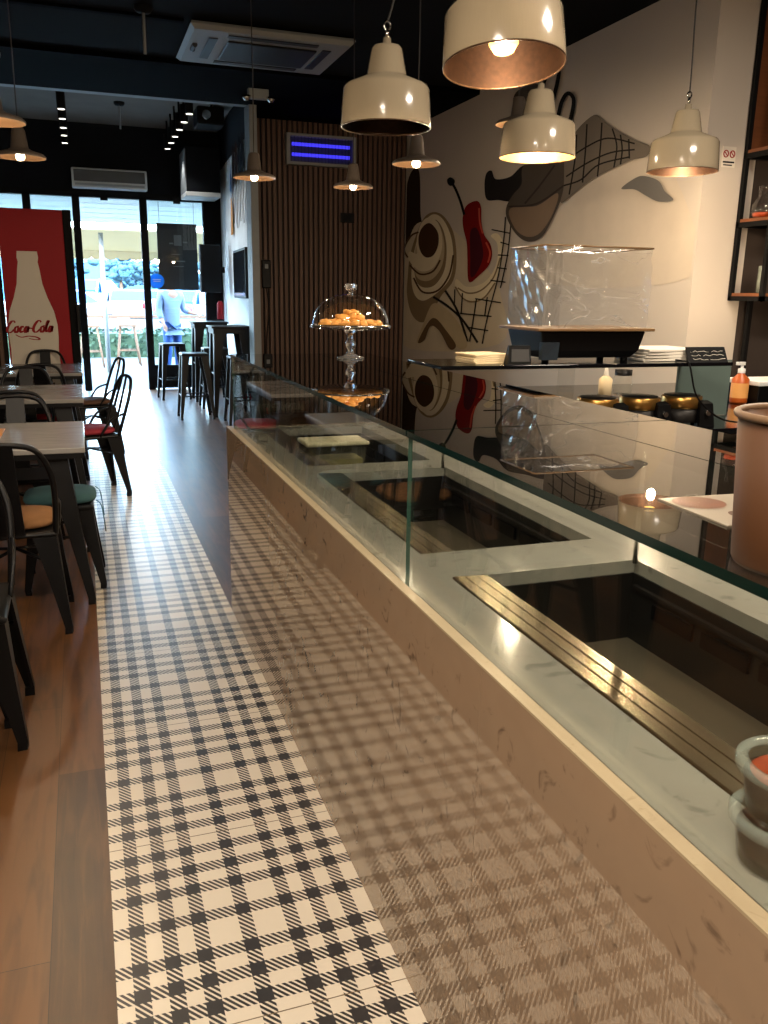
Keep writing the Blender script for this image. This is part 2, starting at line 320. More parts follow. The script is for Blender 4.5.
# ------------------------------------------------------------------ the setting
YB, YD, XW, ZC = 10.15, 13.2, 3.8, 3.38
XC, YE = 0.57, 3.735          # counter face, counter far end
def sbox(name, a, b, m, kind=True):
    o = MB().box(a, b).build(name, MT[m])
    return struct(o) if kind else o
sbox('floor', (-2.2, -3, -.1), (4.9, YD+.1, 0), 'wood')
o = MB().box((-.03, -3, 0), (XC, YD-.05, .002)).build('floor_tile_strip', MT['plaid']); struct(o)
sbox('wall_left', (-2.4, -3, 0), (-2.2, YD+.1, 3.9), 'wallg')
sbox('wall_back', (-2.4, -3.2, 0), (5.0, -3, 3.9), 'wallg')
sbox('wall_right', (XW, 4.75, 0), (4.2, YB+.2, 3.6), 'wallw')
sbox('wall_right_recess', (4.7, -3, 0), (4.9, 4.9, 3.6), 'walld')
sbox('wall_recess_end', (4.2, 4.76, 0), (4.7, 4.9, 3.6), 'walld')
sbox('ceiling', (-2.4, -3.2, ZC), (4.9, 8.15, ZC+.15), 'ceil')
struct(MB().box((-2.4, 8.15, ZC-.04), (4.9, 9.55, ZC+.6)).box((1.91, 9.55, ZC-.04), (4.9, 10.4, ZC+.6)).build('ceiling_bulkhead', MT['beam']))
sbox('ceiling_front', (-2.4, 9.5, 3.66), (4.9, YD+.3, 3.8), 'ceil2')
struct(MB().box((-2.2, 9.5, ZC-.03), (1.88, 9.72, ZC+.30)).box((1.79, 9.5, 0), (1.87, 9.78, ZC-.03)).build('trim_1', MT['frameg']))
sbox('trim_2', (-2.2, 6.98, ZC-.02), (.85, 7.04, ZC), 'beam')
# slatted wall
b = MB().use(MT['slatb']).box((1.90, YB, 0), (XW, YB+.1, ZC+.1)); b.use(MT['slat'])
x = 1.925
while x < XW-.03:
    b.box((x, YB-.028, 0), (x+.036, YB, ZC-.05)); x += .0605
struct(b.build('wall_slats'))
# right wall of the front zone, slightly splayed
def fwx(y): return 1.86 + (y-9.78)/(YD-9.78)*.17
struct(MB().hexa([(fwx(9.78), 9.78, 0), (1.90, 9.78, 0), (2.2, YD, 0), (fwx(YD), YD, 0)], [(fwx(9.78), 9.78, 3.14), (1.90, 9.78, 3.14), (2.2, YD, 3.14), (fwx(YD), YD, 3.14)]).build('wall_front_right', MT['wallf']))
struct(MB().hexa([(fwx(9.78)-.01, 9.78, 3.14), (1.90, 9.78, 3.14), (2.2, YD, 3.14), (fwx(YD)-.01, YD, 3.14)], [(fwx(9.78)-.01, 9.78, 3.66), (1.90, 9.78, 3.66), (2.2, YD, 3.66), (fwx(YD)-.01, YD, 3.66)]).build('trim_3', MT['wallbk']))
# facade above the doors and its frame
sbox('wall_front', (-2.4, YD, 2.76), (4.9, YD+.2, 3.8), 'wallbk')
sbox('wall_front_side', (2.06, YD, 0), (4.9, YD+.2, 2.76), 'wallbk')
fr = MB()
posts = [-2.17, -.62, .02, .93, 1.86]
for i, px in enumerate(posts):
    w = .05 if i != 4 else .09
    fr.box((px-w, YD-.03, 0), (px+w, YD+.08, 2.72))
fr.box((1.95, YD-.03, 0), (2.06, YD+.08, 2.72))
fr.box((-2.2, YD-.03, 2.70), (2.06, YD+.08, 2.78))
for k in (.35, 1.35): fr.box((k, YD-.06, 2.66), (k+.1, YD-.03, 2.76))
struct(fr.build('door_1_frame', MT['blackm']))
for i, (xa, xb, kick) in enumerate(((-2.12, -.67, 0), (-.57, -.03, 0), (.98, 1.77, 1))):
    p = struct(MB().box((xa, YD+.02, .36 if kick else .02), (xb, YD+.032, 2.7)).build('window_%d' % (i+1), MT['gdoor']))
    if kick: struct(MB().box((xa, YD-.01, .02), (xb, YD+.06, .36)).build('door_1_kickplate', MT['blackm']))
# ------------------------------------------------------------------ outside
sbox('ground', (-60, YD+.1, -.12), (90, 150, -.02), 'pave')
sbox('ground_road', (-60, 24, -.02), (90, 60, -.01), 'asphalt')
o = MB()
for k in range(6): o.box((-2.3, YD+.24, 2.38+k*.066), (2.2, YD+.262, 2.446+k*.066), .004)
o.box((-2.3, YD+.22, 2.77), (2.2, YD+.47, 3.08))
tag(o.build('roller_shutter', MT['shutterw']), 'white slatted roller shutter rolled down a little way over the entrance', 'shutter')
aw = thing('awning', 'cream fabric awning over the terrace outside the entrance', 'awning', (.4, 16.0, 0))
MB().hexa([(-3.4, 0, 2.44), (2.2, 0, 2.44), (2.2, 2.6, 2.20), (-3.4, 2.6, 2.20)], [(-3.4, 0, 2.47), (2.2, 0, 2.47), (2.2, 2.6, 2.23), (-3.4, 2.6, 2.23)]).build('canopy', MT['awning'], aw)
o = MB(); xs = [-3.4+k*.25 for k in range(23)]
for xa in xs[:-1]: o.prism([(xa, 2.21), (xa+.25, 2.21), (xa+.25, 2.07), (xa+.19, 2.03), (xa+.06, 2.03), (xa, 2.07)], 'y', 2.58, 2.6)
o.build('valance', MT['awning'], aw)
MB().cyl((0.0, .3, -.02), (0.0, .3, 2.41), .04).build('pole', MT['whiteo'], aw)
h = MB(); h.box((-4, 20, -.02), (9, 20.6, .5))
for k in range(2600):
    x, y, z = random.uniform(-2, 5.5), random.choice((19.96, 20.2, 20.4)), random.uniform(.02, .62)
    s_ = random.uniform(.03, .07); a = Vector((random.uniform(-1, 1), random.uniform(-1, 1), random.uniform(-1, 1))).normalized(); c = a.orthogonal().normalized()
    d = a.cross(c); p = Vector((x, y+random.uniform(-.05, .05), z))
    h.poly([p-c*s_, p+d*s_*.6, p+c*s_, p-d*s_*.6])
tag(h.build('hedge', MT['hedge']), 'low green hedge along the terrace outside', 'hedge')
rl = thing('terrace_rail', 'white terrace railing with brown top rail in front of parked cars', 'railing', (0, 20.8, 0))
MB().box((-5, -.03, .82), (10, .06, .88)).build('top_rail', MT['capw'], rl)
MB().box((-5, 0, .58), (10, .03, .80)).build('panel', MT['whiteo'], rl)
for k in range(8):
    q = MB().box((-4+k*1.6, -.01, -.02), (-3.94+k*1.6, .05, .82)).build('post', MT['whiteo'], rl)
def car(label, loc, rz, body, s=1.0, hatch=True):
    t = thing('car', label, 'car', loc, rz)
    L, Wd = 4.1*s, 1.72*s
    prof = [(-2.0, .35), (-2.05, .62), (-1.98, .92), (-1.15, .97), (-.45, 1.42), (1.25, 1.46), (1.92, 1.0), (2.04, .82), (2.04, .38), (1.6, .22), (-1.6, .22)]
    o = MB(); n = len(prof)
    def ring(x, k): return [(x*(1 if z < 1.0 else k), y*s, z*s) for y, z in prof]
    o.rings([ring(-Wd/2, .80), ring(Wd/2, .80)], smooth=False); o.build('body', body, t, .06, 3)
    for sx in (-1, 1):
        MB().hexa([(sx*Wd*.48, -1.0*s, .97*s), (sx*Wd*.50, -1.0*s, .97*s), (sx*Wd*.50, 1.5*s, .99*s), (sx*Wd*.48, 1.5*s, .99*s)], [(sx*Wd*.40, -.42*s, 1.37*s), (sx*Wd*.42, -.42*s, 1.37*s), (sx*Wd*.42, 1.2*s, 1.40*s), (sx*Wd*.40, 1.2*s, 1.40*s)]).build('side_window', MT['carglass'], t)
        MB().box((sx*Wd*.36-.12, 1.98*s, .72*s), (sx*Wd*.36+.12, 2.06*s, .95*s), .02).build('tail_light', MT['tail'], t)
        for y in (-1.25, 1.25):
            MB().tube([(sx*(Wd/2-.2), y*s, .31*s), (sx*(Wd/2+.01), y*s, .31*s)], .32*s, 20).build('wheel', MT['tyre'], t)
    MB().hexa([(-Wd*.42, 1.90*s, 1.04*s), (Wd*.42, 1.90*s, 1.04*s), (Wd*.42, 1.84*s, 1.04*s), (-Wd*.42, 1.84*s, 1.04*s)], [(-Wd*.35, 1.40*s, 1.41*s), (Wd*.35, 1.40*s, 1.41*s), (Wd*.35, 1.32*s, 1.41*s), (-Wd*.35, 1.32*s, 1.41*s)]).build('rear_window', MT['carglass'], t)
    MB().hexa([(-Wd*.42, -1.2*s, .98*s), (Wd*.42, -1.2*s, .98*s), (Wd*.42, -1.1*s, .98*s), (-Wd*.42, -1.1*s, .98*s)], [(-Wd*.35, -.55*s, 1.40*s), (Wd*.35, -.55*s, 1.40*s), (Wd*.35, -.46*s, 1.40*s), (-Wd*.35, -.46*s, 1.40*s)]).build('windscreen', MT['carglass'], t)
    MB().box((-.26, 2.03*s, .55*s), (.26, 2.07*s, .67*s)).build('number_plate', MT['white'], t)
    return t
p = on_y(129, 300, 36); car('white hatchback parked outside, seen from behind in the middle of the doorway', (p.x, 36+2, 0), PI, MT['carw'])
p = on_y(98, 300, 33); car('white car with a sloping bonnet at the left of the doorway', (p.x-1.1, 33, 0), PI/2+.25, MT['carw'])
p = on_y(92, 290, 42); car('blue car parked behind the white sloping car outside', (p.x, 42, .2), PI*.9, MT['carb'], 1.15)
p = on_y(192, 300, 34); car('blue car parked behind the person in the light blue shirt', (p.x, 34, 0), PI*.85, MT['carb'])
p = on_y(160, 300, 44); car('white car parked farthest off beside the blue sticker', (p.x, 46, 0), PI*.95, MT['carw'])
hl = MB(); prev = None
pts = [(-60+k*6, 5.2+1.5*math.sin(k*.9)+1.1*math.sin(k*2.3+1)) for k in range(30)]
for (xa, za), (xb, zb) in zip(pts, pts[1:]): hl.hexa([(xa, 120, -.1), (xb, 120, -.1), (xb, 135, -.1), (xa, 135, -.1)], [(xa, 124, za), (xb, 124, zb), (xb, 135, zb*1.15), (xa, 135, za*1.15)])
struct(hl.build('ground_hills', MT['hill']))
for i, (x, y, hh) in enumerate(((-1.0, 62, 4.6), (3.0, 70, 5.0), (7.2, 60, 4.2), (10.5, 66, 4.6), (13.5, 58, 4.0), (5.3, 76, 4.4))):
    t = thing('tree', '', 'tree', (x, y, 0), 0, 'trees behind the parked cars'); t['label'] = 'bluish bushy tree far off behind the parked cars'
    MB().cyl((0, 0, -.05), (0, 0, hh*.6), .16, .1).build('trunk', MT['trunk'], t)
    c = MB()
    for k in range(60): c.blob((random.gauss(0, .9), random.gauss(0, .6), hh*.62+random.gauss(0, hh*.15)), random.uniform(.18, .42), (1, 1, .7), 2, .3)
    c.build('foliage', MT['leaf'], t)
def out_stool(label, x, y, hh):
    t = thing('outdoor_stool', label, 'stool', (x, y, -.02)); 
    MB().box((-.19, -.19, hh-.04), (.19, .19, hh), .01).build('seat', MT['timber'], t)
    for sx in (-1, 1):
        for sy in (-1, 1): MB().tube([(sx*.13, sy*.13, hh-.03), (sx*.22, sy*.22, 0)], .022, 6).build('leg', MT['timber'], t)
    for sy in (-1, 1): MB().tube([(-.19, sy*.19, .3), (.19, sy*.19, .3)], .012, 6).build('stretcher', MT['timber'], t)
out_stool('tall pale stool outside, seen right of the white awning pole', .83, 17.9, .80)
out_stool('tall pale stool outside, seen left of the white awning pole', .12, 17.6, .80)
# person outside
def skin_mesh(name, verts, edges, m, parent, sub=2, root=0):
    me = bpy.data.meshes.new(name); me.from_pydata([v[:3] for v in verts], edges, []); o = bpy.data.objects.new(name, me); COL.objects.link(o)
    o.parent = parent; KIDS.setdefault(parent.name, []).append(o)
    sk = o.modifiers.new('skin', 'SKIN')
    for i, v in enumerate(verts): me.skin_vertices[0].data[i].radius = (v[3], v[4] if len(v) > 4 else v[3])
    me.skin_vertices[0].data[root].use_root = True; sk.use_smooth_shade = True
    s_ = o.modifiers.new('sub', 'SUBSURF'); s_.levels = sub; s_.render_levels = sub
    me.materials.append(m); return o
pp = on_z(174, 374, 0)
pr = thing('person', 'person in a light blue shirt and jeans standing outside, head behind the black poster', 'person', (pp.x, pp.y, -.02), .5)
V = [(0, 0, .96, .14, .10), (0, .01, 1.15, .14, .10), (0, 0, 1.36, .16, .10), (0, -.01, 1.47, .06, .055), (0, -.02, 1.56, .055, .06), (0, -.03, 1.66, .078, .095), (0, -.02, 1.74, .05, .06),
     (-.09, 0, .88, .085), (-.10, -.02, .50, .058), (-.11, .02, .09, .04), (-.11, -.10, .04, .035), (.09, 0, .88, .085), (.10, -.02, .50, .058), (.12, .02, .09, .04), (.12, -.10, .04, .035),
     (-.20, 0, 1.40, .055), (-.25, .02, 1.13, .042), (-.24, -.10, .92, .03), (-.24, -.14, .86, .032, .016), (.20, 0, 1.40, .055), (.26, .0, 1.14, .042), (.30, -.20, 1.08, .03), (.31, -.27, 1.07, .032, .016)]
Ed = [(0, 1), (1, 2), (2, 3), (3, 4), (4, 5), (5, 6), (0, 7), (7, 8), (8, 9), (9, 10), (0, 11), (11, 12), (12, 13), (13, 14), (2, 15), (15, 16), (16, 17), (17, 18), (2, 19), (19, 20), (20, 21), (21, 22)]
for base, dirv in ((18, Vector((0, -.35, -1)).normalized()), (22, Vector((.1, -1, -.1)).normalized())):
    side = Vector((1, 0, 0)) if base == 18 else Vector((.9, .1, -.3)).normalized()
    for k, (off, ln) in enumerate(((-.024, .06), (-.008, .075), (.008, .07), (.024, .055))):
        b0 = Vector(V[base][:3])+side*off+dirv*.02; V += [tuple(b0)+(.010,), tuple(b0+dirv*ln*.55)+(.009,), tuple(b0+dirv*ln+Vector((0, -.012, 0)))+(.008,)]
        n_ = len(V); Ed += [(base, n_-3), (n_-3, n_-2), (n_-2, n_-1)]
    b0 = Vector(V[base][:3])+side*.035; V += [tuple(b0)+(.011,), tuple(b0+dirv*.045+side*.012)+(.009,)]; n_ = len(V); Ed += [(base, n_-2), (n_-2, n_-1)]
skin_mesh('body', V, Ed, MT['skin'], pr)
skin_mesh('shirt', [(0, 0, .86, .172, .132), (0, .01, 1.15, .165, .12), (0, 0, 1.37, .18, .12), (0, -.01, 1.46, .075, .07), (-.20, 0, 1.40, .072), (-.25, .02, 1.13, .062), (-.245, -.07, .98, .05), (.20, 0, 1.40, .072), (.26, 0, 1.14, .062), (.295, -.15, 1.09, .05), (0, 0, .82, .176, .136), (0, 0, .805, .176, .136)], [(0, 10), (10, 11), (0, 1), (1, 2), (2, 3), (2, 4), (4, 5), (5, 6), (2, 7), (7, 8), (8, 9)], MT['shirt'], pr)
skin_mesh('jeans', [(0, 0, .98, .155, .115), (-.09, 0, .86, .10), (-.10, -.02, .50, .075), (-.11, .02, .10, .06), (.09, 0, .86, .10), (.10, -.02, .50, .075), (.12, .02, .10, .06)], [(0, 1), (1, 2), (2, 3), (0, 4), (4, 5), (5, 6)], MT['jeans'], pr)
MB().blob((0, 0, 1.70), .105, (.9, 1.05, 1.0), 2, .03).build('hair', MT['hair'], pr)
o = MB()
for sx in (-1, 1): o.box((sx*.11-.05, -.17, 0), (sx*.11+.05, .09, .08), .02)
o.build('shoes', MT['white'], pr)
# ------------------------------------------------------------------ display counter
dc = thing('display_counter', 'long stone counter with glass display top and sunken cold wells', 'counter', (0, 0, 0))
Y0 = -.6; ZL = .865
ZG = 1.19; XB = 1.20
for ya, yb in ((Y0, 1.128), (1.1295, YE)):
    MB().box((XC, ya, 0), (XC+.02, yb, ZL+.002)).build('front_face', MT['face'], dc)
MB().box((XC, Y0, ZL+.002), (XC+.0215, YE, ZL+.006)).build('stone_lip', MT['lip'], dc)
o = MB(); o.box((XC+.02, YE-.02, 0), (XB+.08, YE, ZL)); o.box((XB+.06, Y0, 0), (XB+.08, YE-.02, ZL)); o.build('body', MT['face'], dc)
wells = [(.62, 1.555), (1.735, 2.66), (2.80, 3.62)]
XR0, XR1, XWB = .705, .787, 1.165
o = MB(); o.box((XC+.02, Y0, ZL-.03), (XR0, YE-.02, ZL)); o.box((XWB, Y0, ZL-.03), (XB+.06, YE-.02, ZL))
yy = Y0
for a, c in wells + [(YE-.02, None)]:
    o.box((XR0, yy, ZL-.03), (XWB, a, ZL)); yy = c
o.build('marble_ledge', MT['marble'], dc)
for i, (a, c) in enumerate(wells):
    w = MB(); zf = ZL-.19
    w.use(MT['steeld']).box((XR0, a, zf-.01), (XWB, c, zf))
    w.use(MT['wellside']); w.box((XR0-.001, a, zf), (XR0+.004, c, ZL-.03)); w.box((XWB-.004, a, zf), (XWB, c, ZL-.03)); w.box((XR0, a, zf), (XWB, a+.004, ZL-.03)); w.box((XR0, c-.004, zf), (XWB, c, ZL-.03))
    wo = w.build('cold_well', None, dc)
    r = MB(); zr = ZL+.004
    for k in range(3):
        xa = XR0 + k*(XR1-XR0)/3; xb = xa+(XR1-XR0)/3-.0002
        r.prism([(xa+.001, ZL-.02), (xb, ZL-.02), (xb, zr-.0012-.001*k), (xa+.003, zr-.001*k), (xa+.0012, zr-.003-.001*k)], 'y', a, c)
    r.build('steel_rail', MT['steel'], wo)
    v = MB(); n = 5
    for k in range(n):
        ya = a+.06+k*(c-a-.12)/n; v.box((XWB-.012, ya, ZL-.11), (XWB-.003, ya+(c-a-.12)/n-.03, ZL-.075))
    v.build('vent', MT['blackp'], wo)
    if i < 2: MB().box((XWB-.016, a+.02, ZL-.06), (XWB-.004, c-.02, ZL-.052)).build('ledge_strip', MT['iron'], wo)
def pane(name, a, b, axis, edge_mats):
    # glass box: clear on its big faces, green on its thin edges
    o = MB(); o.use(MT['gtop' if name == 'top_pane' else 'glass']); o.use(MT['gedge']); o.use(MT['gedgel']); o.mi = 0
    o.box(a, b)
    for f in o.bm.faces:
        n = f.normal if f.normal.length else (f.normal_update() or f.normal)
        f.normal_update(); n = f.normal
        if abs(n[axis]) < .5: f.material_index = edge_mats
    return o.build(name, None, dc)
YS = 1.535
XG0, XG1 = .592, .599
pane('front_pane', (XG0, Y0, ZL), (XG1, YS-.002, ZG-.012), 0, 2)
pane('front_pane', (XG0, YS+.002, ZL), (XG1, 3.665, ZG-.012), 0, 2)
pane('end_pane', (XG1+.002, 3.657, ZL), (XB-.01, 3.665, ZG-.012), 1, 2)
XJ = .965
for a, c in ((Y0, YS-.003), (YS+.003, 3.665)):
    pane('top_pane', (XG0-.006, a, ZG-.012), (XJ-.0035, c, ZG), 2, 1)
    pane('top_pane', (XJ+.0005, a, ZG-.012), (XB, c, ZG), 2, 1)
o = MB()
for y in (.1, YS, 2.65, 3.64): o.cyl((XB-.05, y, ZL), (XB-.05, y, ZG-.013), .006)
o.build('glass_support', MT['chrome'], dc)
# tub of food in the far well
p = on_z(333, 437, .905)
t = thing('food_tub', 'clear rectangular plastic tub of green food sitting in the farthest cold well', 'tub', (p.x, p.y, ZL-.19+.001))
MB().hexa([(-.10, -.055, .0), (.10, -.055, .0), (.10, .055, .0), (-.10, .055, .0)], [(-.115, -.07, .205), (.115, -.07, .205), (.115, .07, .205), (-.115, .07, .205)]).build('tub', MT['tub'], t)
MB().hexa([(-.095, -.05, .01), (.095, -.05, .01), (.095, .05, .01), (-.095, .05, .01)], [(-.105, -.058, .15), (.105, -.058, .15), (.105, .058, .15), (-.105, .058, .15)]).build('food', MT['food'], t)
MB().box((-.125, -.08, .205), (.125, .08, .22), .006).build('lid', MT['tubw'], t)
# ------------------------------------------------------------------ things on the glass
def cloche():
    t = thing('cake_stand', 'tall glass cake stand with a domed lid at the far end of the glass counter', 'cake stand', (1.03, 3.36, ZG))
    gl = MT['gclear']
    MB().lathe([(.001, .0), (.055, 0), (.056, .006), (.03, .012), (.014, .022), (.011, .035), (.020, .05), (.022, .062), (.012, .078), (.012, .09), (.022, .105), (.03, .118), (.001, .119)], n=28).build('stem', MT['cutglass'], t)
    MB().lathe([(.001, .118), (.14, .119), (.162, .124), (.166, .132), (.16, .131), (.138, .126), (.001, .125)], n=48).build('plate', gl, t)
    d = [(.156, .132)] + [(.156*math.cos(a)**.8, .132+.125*math.sin(a)) for a in [k*PI/2/14 for k in range(1, 14)]] + [(.012, .257)]
    do = MB().lathe(d, n=48).build('dome', gl, t)
    MB().lathe([(.16, .130), (.163, .134), (.156, .138)], n=48).build('rim', MT['chrome'], do)
    MB().lathe([(.010, .256), (.010, .266), (.022, .276), (.026, .292), (.018, .297), (.001, .298)], n=20).build('knob', MT['cutglass'], do)
    return t
cloche()
for k in range(42):
    if k < 18: r_, a, z, s_ = .112, k*2*PI/18, .143, .020
    elif k < 30: r_, a, z, s_ = .074, k*2*PI/12, .146, .021
    elif k < 37: r_, a, z, s_ = .042, k*2*PI/7, .166, .021
    else: r_, a, z, s_ = .018, k*2*PI/5, .185, .018
    o = MB().blob((0, 0, 0), s_, (1.25, .85, .62), 2, .2).build('pastry', MT['pastry'])
    o.location = (1.03+r_*math.cos(a), 3.36+r_*math.sin(a), ZG+z-.002); o.rotation_euler = (random.uniform(-.5, .5), random.uniform(-.5, .5), random.uniform(0, 3))
    tag(o, 'small golden orange pastry piece piled on the glass cake stand', 'pastry', 'pastries under the glass dome')
# paper cup very near
t = thing('paper_cup', 'large brown kraft paper tub standing on the glass counter at the right edge', 'cup', (.674, .628, ZG))
MB().lathe([(.001, .002), (.066, .002), (.067, 0), (.069, .004), (.078, .150), (.075, .150), (.066, .006), (.001, .006)], n=48).build('body', MT['kraft'], t)
MB().tube([(.0785*math.cos(a), .0785*math.sin(a), .151) for a in [k*2*PI/40 for k in range(41)]], .004, 8).build('rim', MT['kraftl'], t)
# leaflet
t = thing('leaflet', 'glossy printed leaflet with a picture of food lying on the glass beside the paper tub', 'leaflet', (.782, .832, ZG+.0005), -.05)
MB().box((-.08, -.07, 0), (.08, .07, .002)).build('sheet', mat('leaflet_paper', '#857c6d', .35), t)
o = MB(); o.lathe([(.001, 0), (.035, 0)], (-.042, .035, .0026), 24, rx=1, ry=.9); o.build('food_picture', mat('food_print', '#5e2f16', .35, var=.5, scale=40), t)
o = MB(); o.lathe([(.001, 0), (.018, 0)], (-.03, -.035, .0026), 20, rx=.8, ry=1.2); o.build('small_picture', MT['kraft'], t)
# stacked sauce tubs
def saucetub(name, label, z, top):
    t = thing(name, label, 'tub', (.665, .595, z))
    MB().lathe([(.001, 0), (.042, 0), (.050, .05), (.049, .05), (.041, .002)], n=40).build('tub', MT['tub'], t)
    MB().lathe([(.001, .003), (.040, .003), (.046, .04), (.001, .042)], n=40).build('filling', MT['sauce'], t)
    ld = MB().lathe([(.054, .047), (.056, .050), (.056, .058), (.052, .061), (.043, .058), (.043, .056)], n=48).build('lid', MT['lid'], t)
    MB().lathe([(.043, .057), (.001, .057)], n=40).build('lid_window', MT['gclear'], ld)
    if top: MB().lathe([(.001, .050), (.034, .049), (.040, .044)], n=40).build('topping', MT['topping'], t)
saucetub('sauce_tub', 'lower clear lidded tub of dark sauce standing on the marble ledge', ZL, False)
saucetub('sauce_tub', 'upper clear lidded tub with red orange topping stacked on another tub', ZL+.062, True)
# ------------------------------------------------------------------ back shelf, worktop and what stands there
ZS = 1.185
t = thing('raised_shelf', 'thin black glass shelf behind the counter carrying the film wrapped display box', 'shelf', (0, 0, 0))
MB().box((1.28, 3.0, ZS-.016), (2.66, 3.36, ZS), .003).build('shelf_board', MT['blacktop'], t)
p0, p1 = on_y(676, 390, 3.34), on_y(728, 390, 3.34); MB().box((p0.x, 3.335, .902), (p1.x, 3.347, ZS-.018)).build('side_panel', MT['gteal'], t)
MB().box((1.98, 3.30, .902), (2.06, 3.312, ZS-.016)).build('support_panel', MT['gclear'], t)
t = thing('back_worktop', 'dark worktop on a cabinet behind the counter under the raised shelf', 'worktop', (0, 0, 0))
MB().box((1.95, 2.97, .87), (3.79, 4.74, .90), .004).build('top', MT['blacktop'], t)
MB().box((2.0, 3.03, 0), (3.78, 4.72, .87)).build('cabinet', MT['walld'], t)
for k in range(3): MB().box((2.02+k*.59, 3.005, .08), (2.58+k*.59, 3.03, .84), .004).build('door', MT['walld'], t)
def griddle(label, x, y):
    t = thing('griddle', label, 'griddle', (x, y, .90), 0, 'griddles on the dark worktop')
    for a in range(4): pass
    MB().lathe([(.001, .012), (.080, .012), (.084, .018), (.084, .08), (.001, .08)], n=36).build('body', MT['iron'], t)
    MB().lathe([(.085, .074), (.089, .078), (.089, .122), (.085, .127), (.079, .127)], n=40).build('brass_rim', MT['brass'], t)
    MB().lathe([(.080, .125), (.078, .131), (.001, .133)], n=40).build('plate', MT['iron'], t)
    MB().hexa([(.01, -.125, .0), (.09, -.125, .0), (.085, -.075, .0), (.02, -.075, .0)], [(.018, -.108, .10), (.085, -.108, .10), (.08, -.075, .112), (.025, -.075, .112)]).build('control_front', MT['blackp'], t)
    MB().tube([(.05, -.112, .06), (.05, -.128, .06)], .012, 14).build('dial', MT['chrome'], t)
    o = MB()
    for a in range(4): o.cyl((.06*math.cos(a*PI/2+.7), .06*math.sin(a*PI/2+.7), 0), (.06*math.cos(a*PI/2+.7), .06*math.sin(a*PI/2+.7), .02), .012)
    o.build('feet', MT['blackp'], t)
for gx, which in ((640, 'middle one'), (682, 'rightmost'), (598, 'leftmost')):
    p = on_y(gx, 396, 3.16); griddle('round brass rimmed griddle, %s of the row under the raised shelf' % which, p.x, 3.16)
p = on_z(570, 394, .90)
t = thing('squeeze_bottle', 'cream squeeze bottle on the worktop left of the griddles', 'bottle', (p.x, p.y-.35, .90))
MB().lathe([(.001, 0), (.035, 0), (.036, .12), (.014, .14)], n=20).build('bottle', MT['napkin'], t); MB().lathe([(.016, .14), (.014, .155), (.004, .20), (.001, .20)], n=14).build('nozzle', MT['paper'], t)
t = thing('jar', 'small clear jar with a dark lid behind the rightmost griddle', 'jar', (2.98, 4.25, .90))
MB().lathe([(.001, 0), (.055, 0), (.055, .10), (.045, .11), (.001, .11)], n=24).build('glass_body', MT['tub'], t); MB().lathe([(.05, .108), (.05, .14), (.001, .141)], n=24).build('lid', MT['blackp'], t)
p = on_z(738, 402, .905)
t = thing('spray_bottle', 'orange pump bottle with a white nozzle beside the black and white box', 'bottle', (p.x, p.y, .90))
MB().lathe([(.001, 0), (.042, 0), (.046, .01), (.046, .13), (.02, .155), (.018, .165)], n=24).build('bottle', MT['orange'], t)
MB().lathe([(.020, .163), (.020, .185), (.008, .19), (.008, .21)], n=14).box((-.035, -.01, .205), (.012, .01, .222)).build('pump', MT['white'], t)
MB().lathe([(.0465, .03), (.0465, .11)], n=24).build('label_wrap', mat('bottle_label', '#e0a05a', .5), t)
p = on_z(757, 404, .905)
t = thing('counter_box', 'black fronted box with a white lid at the right edge of the worktop', 'box', (p.x+.16, p.y+.12, .90))
MB().box((-.16, -.12, 0), (.16, .12, .10), .004).build('body', MT['blackp'], t); MB().box((-.17, -.13, .10), (.17, .13, .125), .005).build('lid', MT['white'], t)
# warmer box
t = thing('display_warmer', 'clear display box wrapped in cling film on a black tapered base', 'food warmer', (1.972, 3.18, ZS), 0)
def fr4(x, y, z): return [(-x, -y, z), (x, -y, z), (x, y, z), (-x, y, z)]
MB().rings([fr4(.205, .11, .02), fr4(.228, .135, .05), fr4(.245, .15, .13)], smooth=False).build('base', MT['blackp'], t, .006)
MB().hexa([(-.235, -.14, .015), (-.165, -.145, .015), (-.165, -.12, .015), (-.235, -.115, .015)], [(-.243, -.158, .085), (-.165, -.155, .085), (-.165, -.13, .085), (-.243, -.13, .085)]).build('control_panel', MT['bluegrey'], t)
o = MB()
for sx in (-1, 1):
    for sy in (-1, 1): o.cyl((sx*.19, sy*.09, 0), (sx*.19, sy*.09, .022), .015)
o.build('feet', MT['blackp'], t)
MB().box((-.275, -.17, .13), (.275, .17, .142), .003).build('tray', MT['tape'], t)
cv = MB(); cv.use(MT['film']); nx, ny, nz_ = 14, 6, 8
import itertools
def wr(p): return (p[0]+random.uniform(-.005, .005), p[1]+random.uniform(-.005, .005), p[2]+random.uniform(-.003, .003))
cache = {}
def gv(i, j, k):
    key = (i, j, k)
    if key not in cache: cache[key] = cv.bm.verts.new(wr((-.242+.484*i/nx, -.155+.31*j/ny, .143+.315*k/nz_)))
    return cache[key]
for i in range(nx):
    for k in range(nz_):
        for j in (0, ny): cv._f([gv(i, j, k), gv(i+1, j, k), gv(i+1, j, k+1), gv(i, j, k+1)], True)
    for j in range(ny): cv._f([gv(i, j, nz_), gv(i+1, j, nz_), gv(i+1, j+1, nz_), gv(i, j+1, nz_)], True)
for j in range(ny):
    for k in range(nz_):
        for i in (0, nx): cv._f([gv(i, j, k), gv(i, j+1, k), gv(i, j+1, k+1), gv(i, j, k+1)], True)
cv.build('film_cover', None, t)
ff = MB()
